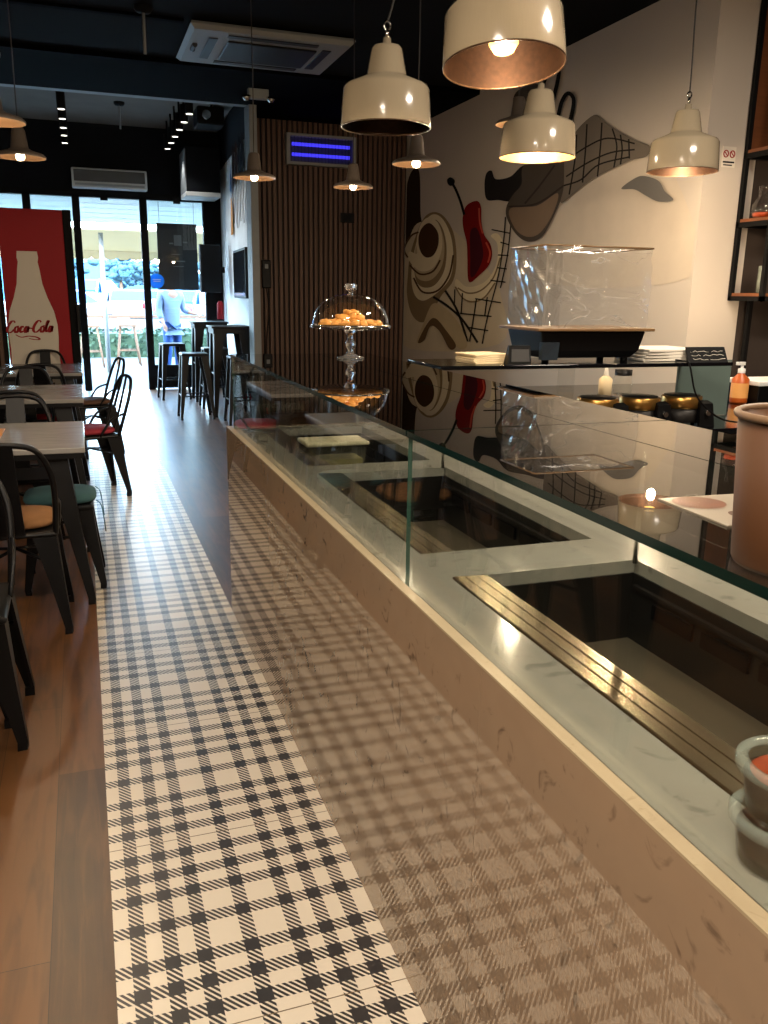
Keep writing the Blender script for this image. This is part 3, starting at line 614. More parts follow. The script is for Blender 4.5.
def crumple(pts0, pts1, n, off):
    rows = []
    for i in range(n+1):
        f = i/n; a = Vector(pts0).lerp(Vector(pts1), f)
        rows.append([ff.bm.verts.new((a.x+off[0]*random.uniform(.4, 1.5), a.y+off[1]*random.uniform(.4, 1.5), .15+.305*k/12)) for k in range(13)])
    for a, b in zip(rows, rows[1:]):
        for k in range(12): ff._f([a[k], b[k], b[k+1], a[k+1]], False)
crumple((-.246, -.158, 0), (-.246, .14, 0), 9, (-.006, 0))
crumple((-.244, -.158, 0), (-.18, -.158, 0), 5, (0, -.006))
ff.build('film_fold', MT['film2'], t)
o = MB()
for a, c in (((-.242, -.155), (.242, -.155)), ((-.242, .155), (.242, .155)), ((-.242, -.155), (-.242, .155)), ((.242, -.155), (.242, .155))):
    o.tube([(a[0], a[1], .459), (c[0], c[1], .459)], .004, 6)
o.build('cover_edge', MT['tape'], t)
# napkins, card, chalk sign, papers, cable
for k in range(5):
    o = MB().box((-.085, -.075, 0), (.085, .075, .0075), .002).build('napkin', MT['napkin']); o.location = (1.52+random.uniform(-.004, .004), 3.13, ZS+.0005+k*.0079); o.rotation_euler = (0, 0, random.uniform(-.05, .05)+.1)
    tag(o, 'folded cream napkin in the stack at the left end of the raised shelf', 'napkin', 'stacked napkins on the raised shelf')
t = thing('card_holder', 'small dark card holder standing between the napkins and the black base', 'card holder', (1.625, 3.03, ZS), -.1)
MB().hexa([(-.05, -.02, 0), (.05, -.02, 0), (.05, .03, 0), (-.05, .03, 0)], [(-.04, .0, .075), (.05, .0, .075), (.05, .012, .075), (-.04, .012, .075)]).build('stand', MT['blackp'], t)
MB().hexa([(-.035, -.0205, .012), (.042, -.0205, .012), (.042, -.018, .012), (-.035, -.018, .012)], [(-.03, -.006, .06), (.042, -.006, .06), (.042, -.003, .06), (-.03, -.003, .06)]).build('card', mat('card_grey', '#201f1e', .5), t)
for k in range(4):
    o = MB().box((-.16, -.12, 0), (.13, .12, .0125), .003).build('menu_folder', MT['paper']); o.location = (2.42, 3.19, ZS+.0005+k*.0133); o.rotation_euler = (0, 0, .04*k-.06)
    tag(o, 'white menu folder in the flat stack left of the chalk sign', 'folder', 'menu folders on the raised shelf')
t = thing('chalk_sign', 'small black chalk sign with white scribbles at the right end of the raised shelf', 'sign', (2.45, 3.04, ZS))
MB().hexa([(-.02, -.03, 0), (.19, -.03, 0), (.19, -.02, 0), (-.02, -.02, 0)], [(.0, .015, .062), (.2, .015, .062), (.2, .025, .062), (.0, .025, .062)]).build('slate', MT['blackm'], t)
o = MB()
for k in range(3):
    pts = [(.01+.17*i/14, -.03+.045*(.012+k*.016)/.062-.001, .012+k*.016+random.uniform(-.004, .004)) for i in range(15)]
    o.tube(pts, .0009, 4)
o.build('chalk_writing', MT['paper'], t)
o = MB(); pts = [on_z(622, 354, ZS+.006), on_z(650, 357, ZS+.006), on_z(683, 361, ZS+.006), Vector((2.42, 2.985, ZS-.01)), Vector((2.45, 2.96, 1.05)), Vector((2.54, 2.95, .97)), Vector((2.66, 3.0, .93)), Vector((2.80, 3.05, .908))]
o.tube(cr(pts, 6), .004, 6)
tag(o.build('power_cable', MT['blackp']), 'black power cable trailing from the display box over the shelf edge', 'cable')
# wall shelf unit right
YSh = 4.43
t = thing('wall_shelf', 'black metal shelf unit with oak boards at the right edge', 'shelf', (0, YSh, 0))
o = MB(); x0 = 4.09; x1 = 4.66
for yy in (0, .28):
    o.box((x0, yy, 1.44), (x0+.028, yy+.028, 3.36)); o.box((x1, yy, 1.44), (x1+.028, yy+.028, 3.36))
    for z in (1.44, 1.905, 2.325): o.box((x0, yy, z), (x1, yy+.028, z+.03))
for z in (1.44, 1.905, 2.325):
    for xx in (x0, x1): o.box((xx, 0, z), (xx+.028, .3, z+.03))
o.box((4.22, .24, .90), (4.25, .27, 1.44))
o.build('frame', MT['blackm'], t)
for z in (1.47, 1.935, 2.355): MB().box((x0+.005, .005, z), (x1, .30, z+.02)).build('board', MT['shelfw'], t)
MB().box((x0+.03, .31, 2.38), (x1, .325, 3.36)).build('back_panel', MT['shelfw'], t)
p = on_y(764, 195, YSh+.12)
t = thing('glass_jar', 'clear glass carafe with a little red inside on the middle oak board', 'jar', (p.x+.03, YSh+.14, 1.956))
MB().lathe([(.001, 0), (.06, 0), (.075, .03), (.07, .08), (.04, .13), (.045, .19), (.042, .19), (.036, .13), (.066, .08), (.07, .03), (.001, .004)], n=28).build('glass_body', MT['gclear'], t)
MB().lathe([(.001, .006), (.06, .006), (.066, .03), (.001, .035)], n=24).build('filling', MT['topping'], t)
p = on_y(763, 280, YSh+.12)
o = MB().lathe([(.001, 0), (.03, 0), (.03, .17), (.026, .17), (.026, .005), (.001, .005)], (0, 0, 0), 20).build('tumbler', MT['lid']); o.location = (p.x, YSh+.13, 1.491)
tag(o, 'tall clear tumbler on the lowest oak board', 'glass')
# wall notice
p = on_y(729, 157, 4.745)
t = thing('wall_notice', 'small white notice with two red rings on the pale wall end', 'sign', (p.x, 4.745, p.z))
MB().box((-.052, 0, -.062), (.052, .003, .062)).build('plate', MT['paper'], t)
o = MB()
for sx in (-.026, .024):
    o.tube([(sx+.018*math.cos(a), -.001, .018+.02*math.sin(a)) for a in [k*2*PI/20 for k in range(21)]], .0035, 6); o.tube([(sx-.012, -.001, .03), (sx+.012, -.001, .006)], .003, 6)
o.build('ring', MT['cokered'], t)
o = MB().box((-.045, -.001, -.036), (.045, 0, -.026)).box((-.04, -.001, -.052), (.03, 0, -.045)); o.build('caption', MT['blackm'], t)
# ------------------------------------------------------------------ wall mural (flat paint on the wall)
mu = thing('wall_mural', 'large painted mural of a coffee cup and a red chilli on the right wall', 'mural', (XW, 7.0, 1.8))
K6 = (380, 90, 180/709); K7 = (470, 60, 230/768)
layer = [0]
def wallp(k, x, y, lift):
    q = on_x(k[0]+x*k[2], k[1]+y*k[2], XW)
    q.y = min(q.y, YB-.035); q.y = max(q.y, 4.77)
    return (-lift, q.y-7.0, q.z-1.8)
def paint(name, k, pts, col, smooth=True):
    layer[0] += 1
    P = pts+[pts[0]]
    if smooth:
        n = len(pts); ext = [pts[-1]]+pts+[pts[0], pts[1]]
        P = []
        for i in range(1, n+1):
            a, b, c, d = [Vector(ext[j]+(0,)) for j in (i-1, i, i+1, i+2)]
            for q in range(6):
                t = q/6; v = .5*((2*b)+(c-a)*t+(2*a-5*b+4*c-d)*t*t+(3*b-a-3*c+d)*t**3); P.append((v.x, v.y))
    else: P = pts
    o = MB(); o.poly([wallp(k, x, y, .0008*layer[0]+.001) for x, y in P])
    return o.build(name, pmat(col), mu)
PM = {}
def pmat(col):
    if col not in PM: PM[col] = mat('mural_paint_'+col.strip('#'), col, .85, var=.10, scale=5, spec=.08)
    return PM[col]
def stroke(name, k, lines, w, col, kk=6):
    layer[0] += 1; o = MB(); lift = .0008*layer[0]+.001
    for ln in lines:
        P = cr([Vector((x, y, 0)) for x, y in ln], kk) if len(ln) > 2 else [Vector((x, y, 0)) for x, y in ln]
        L = []; R_ = []
        for i, q in enumerate(P):
            d = (P[min(i+1, len(P)-1)]-P[max(i-1, 0)]); d = d.normalized() if d.length else Vector((1, 0, 0)); n_ = Vector((-d.y, d.x, 0))*w/2
            L.append(wallp(k, q.x+n_.x, q.y+n_.y, lift)); R_.append(wallp(k, q.x-n_.x, q.y-n_.y, lift))
        for i in range(len(P)-1): o.poly([L[i], L[i+1], R_[i+1], R_[i]])
    return o.build(name, pmat(col), mu)
CR, CRL, CRD, BR, DK = '#c6b593', '#e6d9ba', '#8f7b5e', '#5a4430', '#171513'
paint('painted_drip', K6, [(120, 330), (155, 320), (160, 480), (165, 540), (130, 570), (80, 690), (72, 600), (85, 470)], '#33241a')
paint('painted_wash', K6, [(70, 700), (110, 600), (160, 520), (300, 560), (420, 700), (480, 820), (470, 1000), (70, 1000)], '#d2c5ac')
paint('painted_sail', K7, [(240, 640), (300, 510), (355, 455), (420, 402), (500, 352), (600, 325), (700, 420), (760, 700), (500, 760), (260, 740)], '#cabeae')
paint('painted_saucer', K6, [(205, 482), (250, 495), (290, 560), (303, 660), (290, 750), (240, 815), (200, 895), (160, 915), (125, 880), (108, 810), (110, 740), (122, 640), (165, 520)], CRD)
paint('painted_saucer', K6, [(210, 490), (250, 510), (282, 580), (290, 670), (275, 745), (225, 800), (170, 830), (135, 800), (125, 720), (140, 620), (170, 530)], CRL)
paint('painted_saucer', K6, [(215, 510), (248, 545), (264, 620), (255, 710), (215, 770), (165, 775), (140, 735), (138, 640), (170, 550)], CRD)
paint('painted_saucer', K6, [(215, 515), (243, 550), (256, 620), (245, 695), (208, 745), (165, 750), (140, 720), (138, 640), (170, 550)], CR)
paint('painted_cup', K6, [(192, 502), (232, 525), (248, 590), (240, 650), (212, 700), (170, 715), (135, 695), (112, 660), (120, 636), (148, 645), (146, 600), (160, 535)], CRL)
paint('painted_coffee', K6, [(200, 525), (230, 560), (232, 610), (212, 652), (180, 658), (158, 625), (155, 575), (172, 538)], '#4a3320')
stroke('painted_outline', K6, [[(112, 660), (98, 625), (125, 575), (155, 560)], [(120, 690), (160, 725), (210, 715), (240, 670)], [(135, 740), (170, 795), (230, 790), (275, 730), (292, 650)]], 7, BR)
paint('painted_bowl', K6, [(305, 745), (345, 775), (400, 765), (440, 730), (465, 670), (465, 605), (440, 575), (465, 565), (488, 600), (484, 660), (455, 760), (415, 815), (370, 832), (325, 815), (300, 775)], CRL)
stroke('painted_outline', K6, [[(310, 780), (350, 800), (400, 790), (450, 740), (478, 660)], [(300, 775), (330, 820), (370, 834), (415, 817), (457, 760)]], 6, CRD)
paint('painted_chilli', K6, [(330, 500), (345, 455), (385, 437), (402, 460), (404, 520), (415, 570), (440, 610), (445, 655), (430, 695), (395, 730), (362, 757), (350, 740), (348, 660), (345, 600), (332, 545)], '#7c1512')
paint('painted_chilli_shade', K6, [(360, 560), (385, 545), (405, 600), (410, 660), (385, 720), (362, 735), (360, 660)], '#45161f')
stroke('painted_chilli_light', K6, [[(422, 600), (438, 640), (430, 680)], [(395, 465), (398, 520), (410, 565)]], 7, '#c2503f')
stroke('painted_stem', K6, [[(337, 492), (322, 440), (302, 390), (283, 360)]], 10, DK)
paint('painted_stem_tip', K6, [(270, 352), (283, 344), (299, 356), (296, 372), (282, 378), (271, 368)], DK)
stroke('painted_grid', K6, [[(500, 500), (492, 600), (470, 740), (430, 890), (408, 1000)], [(522, 520), (508, 650), (480, 780)], [(385, 825), (370, 920), (358, 990)], [(428, 815), (418, 890)], [(300, 785), (298, 850)], [(330, 800), (325, 880)],
       [(445, 550), (520, 565)], [(470, 650), (512, 652)], [(440, 750), (500, 757)], [(380, 822), (482, 838)], [(320, 880), (445, 892)], [(350, 935), (432, 948)], [(480, 600), (515, 610)], [(468, 700), (505, 705)]], 5, '#2c2824')
stroke('painted_grid_bold', K6, [[(215, 815), (270, 850), (330, 905), (390, 995)], [(262, 790), (310, 870), (350, 990)]], 9, '#2c2824')
paint('painted_fold', K6, [(150, 990), (178, 915), (210, 845), (250, 850), (310, 910), (350, 1000), (320, 1020), (270, 960), (225, 905), (190, 915), (170, 985)], CR)
paint('painted_fold_shade', K6, [(155, 992), (195, 915), (225, 900), (265, 945), (305, 1005), (280, 1020), (240, 950), (205, 930), (180, 985)], '#6b553c')
paint('painted_spout', K7, [(60, 380), (78, 370), (92, 398), (140, 390), (175, 358), (200, 355), (195, 420), (150, 470), (100, 468), (62, 466), (54, 420)], '#242120')
paint('painted_body', K7, [(185, 355), (255, 348), (330, 345), (332, 420), (310, 470), (280, 535), (245, 592), (200, 607), (160, 582), (130, 530), (128, 490), (150, 450), (178, 415)], '#4f4740')
paint('painted_body_light', K7, [(140, 497), (230, 487), (300, 445), (284, 512), (240, 578), (195, 590), (155, 560)], '#85715e')
stroke('painted_outline', K7, [[(190, 480), (240, 420), (290, 352)], [(135, 490), (230, 480), (320, 420)]], 6, '#3a332e')
paint('painted_hat', K7, [(160, 110), (200, 85), (240, 90), (240, 200), (160, 200), (150, 150)], '#4b4540')
stroke('painted_loop', K7, [[(245, 120), (257, 68), (280, 38), (304, 34), (300, 75), (286, 130), (272, 190)]], 13, '#1a1918')
stroke('painted_loop', K7, [[(300, 200), (315, 140), (335, 112), (354, 130), (350, 175), (338, 215)]], 13, '#1a1918')
paint('painted_cloth', K7, [(325, 300), (345, 280), (362, 240), (400, 200), (430, 184), (455, 204), (500, 235), (560, 268), (612, 290), (600, 322), (545, 336), (480, 366), (420, 396), (360, 442), (312, 478), (322, 420)], '#756c62')
stroke('painted_grid', K7, [[(365, 250), (360, 330), (340, 450)], [(400, 215), (395, 300), (385, 410)], [(450, 210), (445, 290), (435, 390)], [(485, 230), (500, 290), (490, 360)], [(512, 250), (518, 300), (512, 350)], [(540, 265), (542, 330)],
       [(340, 330), (400, 290), (470, 262), (560, 280)], [(330, 390), (400, 345), (480, 310), (560, 300)], [(322, 420), (380, 400), (440, 350), (540, 325)]], 5, '#24211f')
paint('painted_leaf', K7, [(515, 430), (560, 396), (592, 388), (640, 404), (662, 440), (690, 468), (640, 473), (600, 455), (560, 433)], '#6b6864')
# ------------------------------------------------------------------ pendant lamps
def point(name, loc, e, r=.022, col=BULB):
    l = bpy.data.lights.new(name, 'POINT'); l.energy = e; l.shadow_soft_size = r; l.color = col
    o = bpy.data.objects.new(name, l); COL.objects.link(o); o.location = loc; return o
ZP = 2.13
def big_lamp(x, y, label, lit=True, z=ZP, power=None, wob=0, inner='darkin', lz=-.03, tilt=0, glow='bulb'):
    t = thing('pendant_lamp', label, 'lamp', (x, y, z), 0, 'cream ceramic pendants')
    MB().lathe([(.190, 0), (.191, .006), (.181, .148), (.172, .162), (.09, .196), (.083, .205), (.064, .300), (.058, .312), (.02, .318), (.016, .345), (.001, .345)], n=56).build('shade', MT['cream'], t)
    MB().lathe([(.187, .001), (.178, .146), (.168, .157), (.085, .19), (.001, .196)], n=48).build('inner_shade', MT[inner], t)
    MB().tube([(.189*math.cos(a), .189*math.sin(a), .002) for a in [k*2*PI/56 for k in range(57)]], .003, 6).build('shade_rim', MT['bronze'], t)
    s_ = MB().lathe([(.024, .12), (.026, .19), (.001, .192)], n=20).build('socket', MT['brass'], t)
    MB().lathe([(.001, .035), (.03, .042), (.046, .066), (.046, .09), (.030, .115), (.022, .125)], n=24).build('bulb', MT[glow if lit else 'bulboff'], t)
    o = MB().tube([(0, 0, .345), (0, 0, .38)], .008, 8)
    o.tube([(.014*math.cos(a), 0, .392+.016*math.sin(a)) for a in [k*2*PI/14 for k in range(15)]], .004, 6)
    o.build('hook', MT['chrome'], t)
    pts = [(0, 0, .40), (.012+wob, 0, .55), (-.01, .004, .8), (.006+wob, 0, 1.0), (0, 0, ZC-z-.02)]
    MB().tube(cr(pts, 6), .0042, 6).build('cord', MT['cord'], t)
    MB().lathe([(.001, ZC-z-.03), (.045, ZC-z-.028), (.05, ZC-z-.001)], n=20).build('ceiling_rose', MT['blackm'], t)
    if tilt: t.rotation_euler = (tilt, 0, 0)
    if lit: point('pendant_light', (x, y, z+lz), power or P_BIG)
    return t
def brim_lamp(x, y, label, z=ZP, lit=True, power=None):
    t = thing('brim_lamp', label, 'lamp', (x, y, z), 0, 'wide brimmed pendants')
    MB().lathe([(.130, -.004), (.131, .004), (.118, .016), (.06, .034), (.045, .045), (.034, .13), (.028, .142), (.008, .146), (.001, .146)], n=44).build('shade', MT['taupe'], t)
    MB().lathe([(.129, -.004), (.116, .011), (.055, .028), (.001, .035)], n=40).build('inner_shade', MT['bronze'], t)
    MB().blob((0, 0, .002), .024, (1, 1, .9), 2).build('bulb', MT['bulbw'], t)
    MB().tube([(0, 0, .145), (.004, 0, .6), (0, 0, ZC-z-.02)], .0035, 6).build('cord', MT['cord'], t)
    MB().lathe([(.001, ZC-z-.03), (.04, ZC-z-.028), (.045, ZC-z-.001)], n=18).build('ceiling_rose', MT['blackm'], t)
    if lit: point('pendant_light', (x, y, z-.035), power or P_BRIM, .03)
big_lamp(1.292, 2.603, 'cream ceramic pendant nearest the viewer, its glowing bulb in plain view', power=20, tilt=-.14, glow='bulbsoft', z=2.14)
big_lamp(1.27, 3.65, 'cream ceramic pendant over the counter, in the middle left with an unlit bronze inside', False, wob=.02)
big_lamp(2.24, 4.09, 'cream ceramic pendant with a bright orange glowing inside in front of the mural', inner='gold', lz=.01, power=36)
big_lamp(3.2, 4.18, 'cream ceramic pendant farthest right, hanging by the wall corner', True, wob=-.015, power=38, lz=-.05, glow='bulbsoft')
brim_lamp(1.756, 4.54, 'wide brimmed pendant hanging at the edge where slatted wall meets mural')
brim_lamp(1.75, 5.67, 'wide brimmed pendant hanging below the blue insect killer')
brim_lamp(1.06, 5.5, 'wide brimmed pendant hanging in front of the grey post')
p = on_y(518, 124, 4.75); brim_lamp(p.x, 4.75, 'brown brimmed pendant half hidden behind the orange glowing cream pendant', z=p.z, power=22)
brim_lamp(-.255, 5.22, 'lit brimmed pendant above the red fridge at the left edge', power=12)
brim_lamp(-.30, 4.18, 'brimmed pendant at the left edge, just above the lit one')
brim_lamp(-.31, 3.03, 'brimmed pendant highest up at the left edge, mostly cut off')
for k, (x, y) in enumerate(((1.3, 1.5), (1.3, .3), (1.3, -1.2), (3.0, 2.2), (3.0, .2))):
    point('pendant_light', (x, y, 2.14), P_BACK)
for k, (x, y) in enumerate(((-.1, 1.9), (-.2, .6), (-.2, -.9))):
    point('pendant_light', (x, y, 2.14), P_BACK)
point('shelf_light', (3.95, 4.30, 1.40), 5, .03)
# ------------------------------------------------------------------ ceiling and wall devices
t = thing('air_conditioner', 'square ceiling cassette air conditioner with a dark central grille', 'air conditioner', (1.52, 7.42, ZC-.021))
MB().rings([[(-.62, -.50, 0), (.62, -.50, 0), (.62, .50, 0), (-.62, .50, 0)], [(-.63, -.51, -.02), (.63, -.51, -.02), (.63, .51, -.02), (-.63, .51, -.02)], [(-.60, -.48, -.05), (.60, -.48, -.05), (.60, .48, -.05), (-.60, .48, -.05)]], smooth=False).build('casing', MT['acw'], t)
MB().box((-.32, -.27, -.066), (.38, .27, -.051), .008).build('grille', MT['acd'], t)
for a in ((-.47, -.30, -.40, .30), (.42, -.30, .49, .30)): MB().box((a[0], a[1], -.058), (a[2], a[3], -.051), .003).build('vane', MT['acd'], t)
for a in ((-.34, -.42, .36, -.35), (-.34, .34, .36, .41)): MB().box((a[0], a[1], -.058), (a[2], a[3], -.051), .003).build('vane', MT['acd'], t)
o = MB().tube([(-.55, -.02+.08*math.cos(a), -.06+.01*math.sin(a)) for a in [k*PI/8 for k in range(9)]], .02, 8); o.build('cable_clip', MT['acd'], t)
p = on_z(258, 96, ZC-.10)
t = thing('twin_spotlight', 'grey twin head emergency light below the ceiling air conditioner', 'light', (p.x, p.y, ZC-.04))
MB().box((-.10, -.04, -.09), (.10, .04, 0), .01).build('housing', MT['acw'], t)
for sx in (-1, 1): MB().lathe([(.001, 0), (.02, .0), (.05, .045), (.001, .05)], (sx*.12, -.03, -.115), 18).build('lamp_head', MT['chrome'], t)
# blue insect killer
t = thing('insect_killer', 'wall mounted insect killer with two blue tubes on the slatted wall', 'insect killer', (on_y(321, 151, YB-.08).x, YB-.03, on_y(321, 151, YB-.08).z))
o = MB(); o.box((-.41, -.09, -.165), (.41, 0, -.135)); o.box((-.41, -.09, .135), (.41, 0, .165)); o.box((-.41, -.09, -.135), (-.37, 0, .135)); o.box((.37, -.09, -.135), (.41, 0, .135)); o.build('frame', MT['frameg'], t)
MB().box((-.37, -.02, -.135), (.37, 0, .135)).build('backing', MT['blued'], t)
for z in (-.055, .055): MB().tube([(-.34, -.055, z), (.34, -.055, z)], .018, 12).build('tube', MT['bluetube'], t)
o = MB()
for k in range(19): o.box((-.36+k*.04, -.086, -.135), (-.357+k*.04, -.083, .135))
o.build('grid', MT['blackm'], t)
p = on_y(266, 274, YB-.03)
t = thing('intercom_phone', 'black wall handset on the slatted wall beside the grey post', 'phone', (p.x, YB-.03, p.z))
MB().box((-.055, -.035, -.16), (.055, 0, .16), .012).build('handset', MT['blackp'], t); MB().box((-.02, -.042, .06), (.02, -.035, .11), .004).build('button', MT['frameg'], t)
MB().tube(cr([(0, -.02, -.16), (.02, -.03, -.4), (-.01, -.02, -.8), (0, -.02, -1.3)], 6), .006, 6).build('cord', MT['blackp'], t)
p = on_y(347, 218, YB-.03)
t = thing('wall_socket', 'small square black plate on the slatted wall', 'socket', (p.x, YB-.03, p.z))
MB().box((-.085, -.02, -.055), (.085, 0, .055), .005).build('plate', MT['blackp'], t); MB().box((-.05, -.024, -.03), (.05, -.02, .03), .003).build('insert', MT['blackm'], t)
# front ceiling tube spots
spot0 = None
def tube_spot(x, y, label, grp):
    global spot0
    if spot0 is None:
        spot0 = thing('tube_spotlight', label, 'light', (x, y, 3.66), 0, grp)
        MB().lathe([(.001, 0), (.012, 0), (.012, -.16), (.045, -.165), (.045, -.345), (.038, -.35), (.001, -.335)], n=20).build('tube', MT['blackm'], spot0)
        MB().lathe([(.001, -.352), (.036, -.352), (.037, -.3495)], n=18).build('lens', MT['spotl'], spot0)
        return spot0
    return place(dup(spot0), (x, y, 3.66), 0, label, grp)
for yy in (10.4, 10.97, 11.55, 12.1, 12.7):
    tube_spot(-.06, yy, 'small black tube spotlight in the left ceiling row by the entrance', 'left row of tube spotlights')
for yy in (10.1, 10.6, 11.1, 11.6, 12.1, 12.6):
    tube_spot(1.25, yy, 'small black tube spotlight in the right ceiling row by the entrance', 'right row of tube spotlights')
def spot(loc, e, rot, deg=75):
    l = bpy.data.lights.new('tube_spot_light', 'SPOT'); l.energy = e; l.spot_size = math.radians(deg); l.spot_blend = .6; l.shadow_soft_size = .03; l.color = (1, .97, .92)
    o = bpy.data.objects.new('tube_spot_light', l); COL.objects.link(o); o.location = loc; o.rotation_euler = rot
for yy in (10.1, 10.6, 11.1, 11.6, 12.1, 12.6): spot((1.25, yy, 3.29), 22, (0, -.15, 0), 95)
for yy in (10.4, 11.55, 12.7): spot((-.06, yy, 3.29), 14, (0, 0, 0))
def stem_device(px, py, zc, label):
    q = on_z(px, py, zc); t = thing('ceiling_sensor', label, 'sensor', (q.x, q.y, zc))
    MB().lathe([(.001, -.045), (.05, -.04), (.065, -.02), (.065, 0)], n=24).build('base', MT['blackm'], t)
    MB().tube([(0, 0, -.04), (.0, .03, -.30)], .011, 8).build('stem', MT['frameg'], t)
stem_device(119, 102, 3.66, 'ceiling sensor with a pale stem over the entrance zone')
stem_device(143, 6, ZC, 'ceiling sensor with a pale stem at the top of the picture')
# projector duct by the right corner
t = thing('ceiling_projector', 'dark projector hanging from a pale ceiling rail near the entrance corner', 'projector', (1.74, 11.4, 3.66))
MB().box((-.09, -1.3, -.07), (.14, 1.0, 0), .01).build('rail', MT['acw'], t)
MB().box((-.30, -.5, -.30), (.02, -.1, -.10), .02).build('housing', MT['blackm'], t); MB().tube([(-.2, -.5, -.2), (-.2, -.56, -.2)], .05, 16).build('lens', MT['chrome'], t)
MB().cyl((-.1, -.3, -.11), (-.1, -.3, -.03), .02).build('bracket', MT['blackm'], t)
for yy in (-1.0, .4): MB().lathe([(.001, -.10), (.05, -.10), (.06, -.06), (.001, -.06)], (.02, yy, 0), 16).build('spot', MT['blackm'], t)
t = thing('wall_box', 'black box with a pale lower edge fixed high in the right entrance corner', 'box', (1.68, 12.7, 2.70))
MB().box((-.22, -.3, .06), (.24, .3, .64), .01).build('body', MT['wallbk'], t); MB().box((-.235, -.315, 0), (.24, .3, .06), .01).build('lower_edge', MT['white'], t)
MB().box((-.235, -.31, .06), (-.22, .3, .60), .004).build('side_strip', MT['frameg'], t)
t = thing('wall_air_conditioner', 'long white wall air conditioner above the entrance doors', 'air conditioner', (.49, YD, 2.80))
MB().box((-.50, -.20, 0), (.50, 0, .26), .02).build('casing', MT['acl'], t); MB().box((-.47, -.208, .085), (.47, -.2, .235), .004).build('front_panel', mat('ac_panel', '#44484a', .5), t); MB().box((-.46, -.21, .03), (.46, -.198, .06), .004).build('vane', MT['acw'], t)
# poster, sticker
t = thing('hanging_poster', 'black hanging poster with faint grey print behind the right door pane', 'poster', (1.40, YD+.12, 1.91))
MB().box((-.29, -.012, -.45), (.285, 0, .49)).build('panel', MT['board_black'], t)
pg = mat('poster_grey', '#5b6066', .6)
for (a, b, c, d) in ((-.05, .06, .18, .33), (-.12, -.06, .20, .22), (.08, .15, .22, .24), (-.10, .10, -.05, -.03), (-.07, .08, -.12, -.11), (-.09, .03, .05, .06)): MB().box((a, -.014, c), (b, -.012, d)).build('printed_mark', pg, t)
MB().tube([(-.25, -.006, .48), (-.25, .0, .79)], .003, 5).tube([(.25, -.006, .48), (.25, .0, .79)], .003, 5).build('hanger', MT['cord'], t)
p = on_y(157, 281, YD+.01)
o = MB().tube([(0, .018, 0), (0, .008, 0)], .105, 32); 
o.build('pane_sticker', MT['sky_sticker']).location = (p.x, YD, p.z); st = bpy.data.objects['pane_sticker']; tag(st, 'round blue sticker on the right door pane', 'sticker')
o = MB()
for (a, b, c) in ((-.06, .06, .02), (-.05, .05, -.005)): o.box((a, .004, c-.006), (b, .007, c+.006))
o.build('sticker_print', MT['paper'], st)
# TV, dark window and utensils on the entrance side wall
q0, q1 = on_x(232, 275, 1.9), on_x(250, 275, 1.86)
t = thing('television', 'black television on a swivel arm by the entrance doors', 'television', (1.72, 12.3, 1.45), math.radians(25))
MB().box((-.16, -.03, -.02), (.16, .02, .62), .01).build('screen', MT['blackp'], t); MB().box((.10, .02, .25), (.26, .06, .33)).build('arm', MT['blackm'], t)
t = thing('menu_screen', 'dark wall screen on the white entrance side wall', 'screen', (fwx(10.72)-.004, 10.72, 1.66), -.0497)
MB().box((-.05, -.58, -.29), (-.005, .58, .29), .008).build('panel', MT['blackp'], t); MB().box((-.055, -.55, -.26), (-.05, .55, .26)).build('glass_front', MT['blacktop'], t)
t = thing('utensil_art', 'painted row of spoons and knives on the white entrance side wall', 'wall art', (fwx(10.9)-.02, 10.9, 2.62), -.0497)
for k, (yy, ln, col, hd) in enumerate(((.72, .62, '#1f5c9a', 0), (.42, .78, '#2b1a12', 1), (.10, .86, '#3a2416', 1), (-.22, .80, '#171515', 1), (-.52, .84, '#20201f', 1))):
    o = MB(); z0 = .45
    o.poly([(0, yy+.045, z0-ln*.25), (0, yy-.045, z0-ln*.25), (0, yy-.035, z0-ln), (0, yy+.035, z0-ln)])
    if hd: o.poly([(-.001, yy+.15*math.cos(a), z0-.10+.25*math.sin(a)) for a in [j*2*PI/18 for j in range(18)]])
    else: o.poly([(0, yy+.13, z0-.35), (0, yy-.05, z0-.4), (0, yy, z0-.02)])
    o.build('painted_spoon' if hd else 'painted_knife', pmat(col), t)
o = MB(); o.poly([(-.001, .86, -.45), (-.001, .58, -.45), (-.001, .66, .0), (-.001, .78, .0)]); o.build('painted_handle', pmat('#c08a56'), t)
p = on_x(217, 306, 1.95)
o = MB().lathe([(.001, 0), (.05, 0), (.05, .22), (.02, .26), (.001, .26)], n=16).build('extinguisher', MT['cokered'])
o.location = (1.93, 12.85, 1.05); tag(o, 'small red cylinder on the wall under the television', 'extinguisher')
# ------------------------------------------------------------------ drinks fridge
FY = 9.3
t = thing('drinks_fridge', 'tall red drinks fridge with a white bottle silhouette on its front', 'fridge', (-.34, FY, 0))
MB().box((-.37, .03, .0), (.29, .60, 2.20), .01).build('cabinet', MT['blackp'], t)
dr = MB().box((-.37, 0, .10), (.22, .028, 2.195), .004).build('door', MT['cokered'], t)
MB().box((.222, -.012, .08), (.30, .028, 2.20), .006).build('door_edge', MT['blackm'], t)
MB().box((.285, -.05, 1.02), (.32, -.012, 1.30), .006).build('handle', MT['blackp'], t)
sil = [(.092, 1.80), (.098, 1.74), (.090, 1.70), (.102, 1.63), (.118, 1.49), (.155, 1.36), (.205, 1.23), (.228, 1.10), (.230, .98), (.222, .86), (.228, .70), (.238, .50), (.21, .38)]
cx = -.13
P = [(cx+x, z) for x, z in sil] + [(cx-x, z) for x, z in reversed(sil)]
MB().prism(P, 'y', -.002, 0).build('bottle_silhouette', MT['cokewhite'], t)
